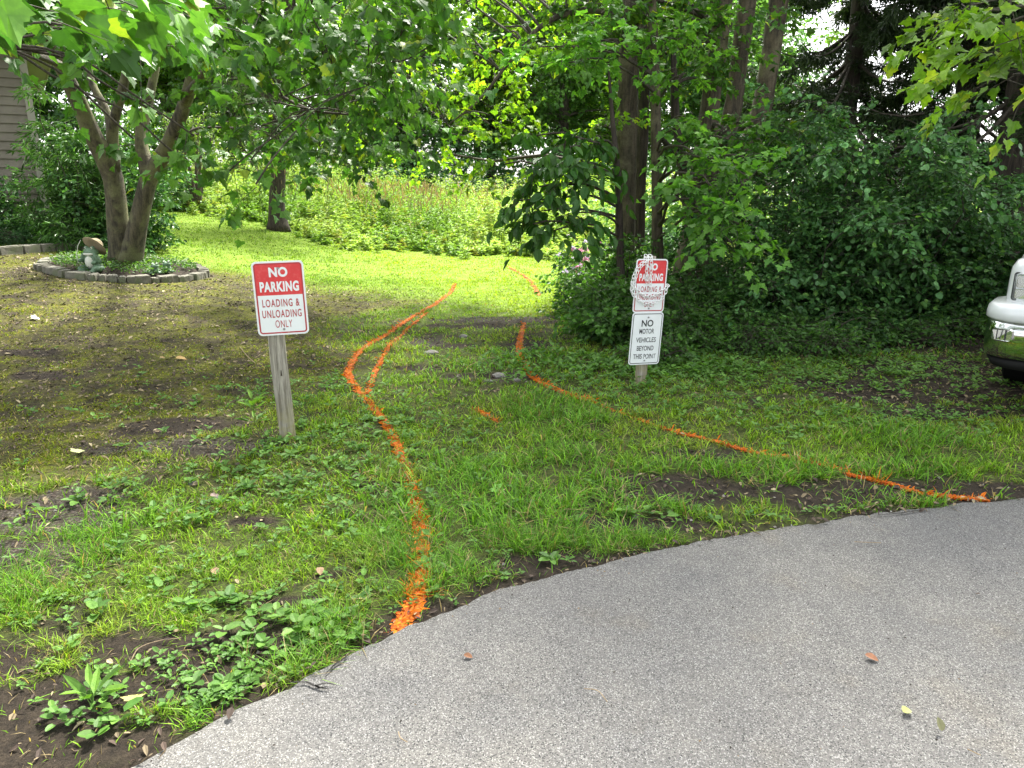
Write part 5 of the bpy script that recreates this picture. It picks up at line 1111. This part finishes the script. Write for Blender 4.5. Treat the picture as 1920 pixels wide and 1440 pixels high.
    def panel(name, x0, x1, zc0, zc1, off, mat, parent, r=.02, th=.012, side=None):
        w = x1 - x0; pts = rrect(w, zc1 - zc0, r); cx_ = (x0 + x1) / 2; n = len(pts); k = np.arange(n)
        def yy(xx): 
            u = (xx - 1); y = .13 - .10 * (1 - u * u) * (1 - .13 / .9); e = max(0, .19 - min(xx, Wd - xx)); y += .10 - math.sqrt(max(0, .10 ** 2 - e ** 2)); return y
        a = np.array([[cx_ + q[0], yy(cx_ + q[0]) - off, (zc0 + zc1) / 2 + q[1]] for q in pts]); b_ = a + [0, th, 0]
        mb = MB(); mb.add(np.concatenate([a, b_]), [k[None, ::-1], np.stack([k, k + n, (k + 1) % n + n, (k + 1) % n], 1)]); return mb.build(name, mat, parent)
    for s in (0, 1):
        x0, x1 = (.125, .56) if s == 0 else (Wd - .56, Wd - .125)
        h = panel('headlight', x0, x1, .80, 1.0, .006, dark, root)
        panel('reflector', x0 + .022, x1 - .02, .895, .985, .012, refl, h, .012, .004); panel('lamp_bowl', x0 + .022, x0 + .16, .815, .885, .012, refl, h, .012, .004); panel('lamp_bowl', x0 + .178, x1 - .02, .815, .885, .012, refl, h, .012, .004)
        panel('lens', x0 + .012, x1 - .012, .808, .992, .026, glass, h, .015, .003)
    gr = panel('grille', .60, Wd - .60, .80, 1.02, .008, dark, root)
    for q in range(4): panel('grille_bar', .63, Wd - .63, .82 + q * .05, .835 + q * .05, .02, chrome, gr, .005)
    hd = loft('hood', [(1.1, O(.22, Wd - .22, .22, 1.5, .16)), (1.15, O(.24, Wd - .24, .26, 1.5, .16)), (1.175, O(.34, Wd - .34, .4, 1.5, .16))], paint)
    # cab, bed
    loft('body_side', [(.42, O(.06, Wd - .06, 1.5, L, .08)), (.6, O(.01, Wd - .01, 1.5, L, .08)), (.95, O(.0, Wd, 1.5, L, .08)), (1.08, O(.03, Wd - .03, 1.5, L, .08)), (1.1, O(.06, Wd - .06, 1.52, L - .02, .08))], paint)
    cab = loft('cab', [(1.10, O(.08, Wd - .08, 1.45, 3.75, .12)), (1.25, O(.11, Wd - .11, 1.62, 3.72, .12)), (1.62, O(.22, Wd - .22, 2.1, 3.6, .12)), (1.72, O(.3, Wd - .3, 2.25, 3.5, .14))], paint)
    ws = MB(); ws.add([(.26, 1.58, 1.235), (Wd - .26, 1.58, 1.235), (Wd - .36, 2.06, 1.61), (.36, 2.06, 1.61)], np.array([[0, 1, 2, 3]])); ws.build('windshield', win, cab)
    for s in (0, 1):
        f = (lambda q: q) if s == 0 else (lambda q: Wd - q)
        for (ya_, yb_) in ((2.0, 2.75), (2.85, 3.5)):
            sw = MB(); sw.add([(f(.10), ya_, 1.24), (f(.10), yb_, 1.24), (f(.198), yb_ - .05, 1.58), (f(.198), ya_ + .22, 1.58)], np.array([[0, 1, 2, 3]])); sw.build('side_window', win, cab)
    for (x, y) in ((.2, 1.12), (Wd - .2, 1.12), (.16, 4.5), (Wd - .16, 4.5)):
        wh = MB(); tube(wh, [(x - .13, y, .39), (x - .11, y, .39), (x + .11, y, .39), (x + .13, y, .39)], [.34, .385, .385, .34], 28); w_ = wh.build('wheel', rub, root, smooth=False)
        rm = MB(); tube(rm, [(x - .135, y, .39), (x + .135, y, .39)], [.22, .22], 20); rm.build('rim', refl, w_)
truck()

# ------------------------------------------------------------------ leaves, twigs and stones lying about
def bits():
    r = np.random.default_rng(90); br = plain_attr('dead_leaf', .8)
    data = [(870, 1246, .02, (.16, .07, .03), 'brown dead leaf lying on the left part of the driveway'), (1619, 1246, .028, (.22, .10, .05), 'curled reddish brown leaf on the right of the driveway'), (1690, 1356, .026, (.28, .30, .10), 'yellow-green leaf on the driveway at the lower right'),
            (1762, 1392, .024, (.13, .13, .06), 'olive brown leaf right below the yellow-green one on the driveway'), (143, 856, .045, (.42, .44, .20), 'pale yellow leaf on the moss left of the sign'), (680, 868, .05, (.13, .3, .05), 'fresh green leaf lying in the centre grass') if False else (925, 922, .05, (.13, .3, .05), 'fresh green leaf lying in the centre grass'),
            (330, 676, .06, (.45, .30, .12), 'orange tan leaf on the mossy lawn'), (60, 600, .06, (.5, .48, .34), 'pale dry leaf at the far left of the mossy lawn'), (395, 938, .035, (.30, .22, .19), 'pinkish stone-like clod in the grass below the left sign'), (1835, 1130, .012, (.07, .05, .04), 'tiny dark bark chip on the right of the driveway'), (250, 1325, .035, (.30, .28, .08), 'yellowing leaf on the black soil near the driveway rim'),
            (400, 1075, .03, (.26, .17, .10), 'tan dry leaf in the left grass above the soil'), (600, 1070, .03, (.24, .16, .09), 'tan leaf scrap left of the orange line'), (300, 675, .03, (.35, .25, .12), 'small tan leaf left of the orange tan one')]
    for px, py, s, c, lb in data:
        g_ = G(px, py); onr = dedge(g_[0], g_[1]) < 0; z = .036 if onr else float(H(g_[0], g_[1])) + .02; mb = MB(); tip = r.normal(size=3) * [1, 1, .12]; cc = np.array([c])
        place(mb, MAPLE if s > .03 and r.random() < .5 else OVAL, np.array([[0, 0, .004]]), tip[None], norm(np.array([[.15, -.2, 1.0]])), np.array([s * 1.6]), cc, 1.1)
        o = mb.build('fallen_leaf', br); o.location = (g_[0], g_[1], z); tag(o, lb, 'leaf', 'single fallen leaves')
    sm = plain('path_stone', (.12, .115, .105), .9, nz=.3, sc=20, bs=.5)
    for px, py, s, lb in ((935, 705, .055, 'grey stone in the path, the larger of the two near the right orange line'), (915, 715, .04, 'small pale stone just left of the larger path stone'), (968, 712, .035, 'small pale stone right of the larger path stone'), (808, 663, .065, 'flat dark stone half buried in the middle of the path'), (870, 632, .05, 'small light stone at the top of the path'), (405, 938, .03, 'rounded tan stone in the left grass'), (1192, 968, .02, 'small white stone above the driveway rim'), (362, 908, .025, 'pebble in the left grass above the tan stone')):
        g_ = G(px, py); bm = bmesh.new(); bmesh.ops.create_icosphere(bm, subdivisions=2, radius=s)
        for v in bm.verts: v.co = Vector((v.co.x * 1.2, v.co.y, v.co.z * .45)) * (1 + r.normal() * .09)
        me = bpy.data.meshes.new('stone'); bm.to_mesh(me); bm.free(); me.materials.append(sm); o = bpy.data.objects.new('stone', me); COL.objects.link(o); o.location = (g_[0], g_[1], float(H(g_[0], g_[1])) + s * .1); o.rotation_euler = (0, 0, r.uniform(0, 6)); tag(o, lb, 'stone', 'stones lying in the path')
    tm_ = plain('dry_twig', (.20, .15, .09), .9, nz=.3)
    for pts, lb in (([(245, 1245), (262, 1222), (300, 1205), (340, 1200)], 'curved dry stalk over the black soil hollow near the driveway'), ([(748, 1392), (752, 1408), (765, 1412)], 'small hooked twig on the driveway near the bottom'), ([(1095, 1310), (1120, 1318), (1138, 1335)], 'thin curved brown twig on the middle of the driveway'), ([(1600, 1030), (1650, 1032)], 'thin straight twig on the driveway near the rim'), ([(1810, 1425), (1835, 1437)], 'dark twig at the lower right corner of the driveway'), ([(450, 650), (462, 668), (478, 682)], 'pale thin twig on the mossy lawn behind the left sign'), ([(890, 678), (925, 676), (945, 674)], 'dry stick lying across the path')):
        q = np.array([G(*p) for p in pts]); onr = dedge(q[0][0], q[0][1]) < 0; q[:, 2] = [.038 if onr else float(H(a[0], a[1])) + .012 for a in q]
        if len(q) > 2: q[1][2] += .008
        mb = MB(); dd = q[0][1]; tube(mb, spline(q, 14), np.full(14, .0016 * max(1, dd / 3)), 5, .2); o = mb.build('twig', tm_, loc=q[0]); tag(o, lb, 'twig', 'twigs lying on driveway and lawn')
bits()
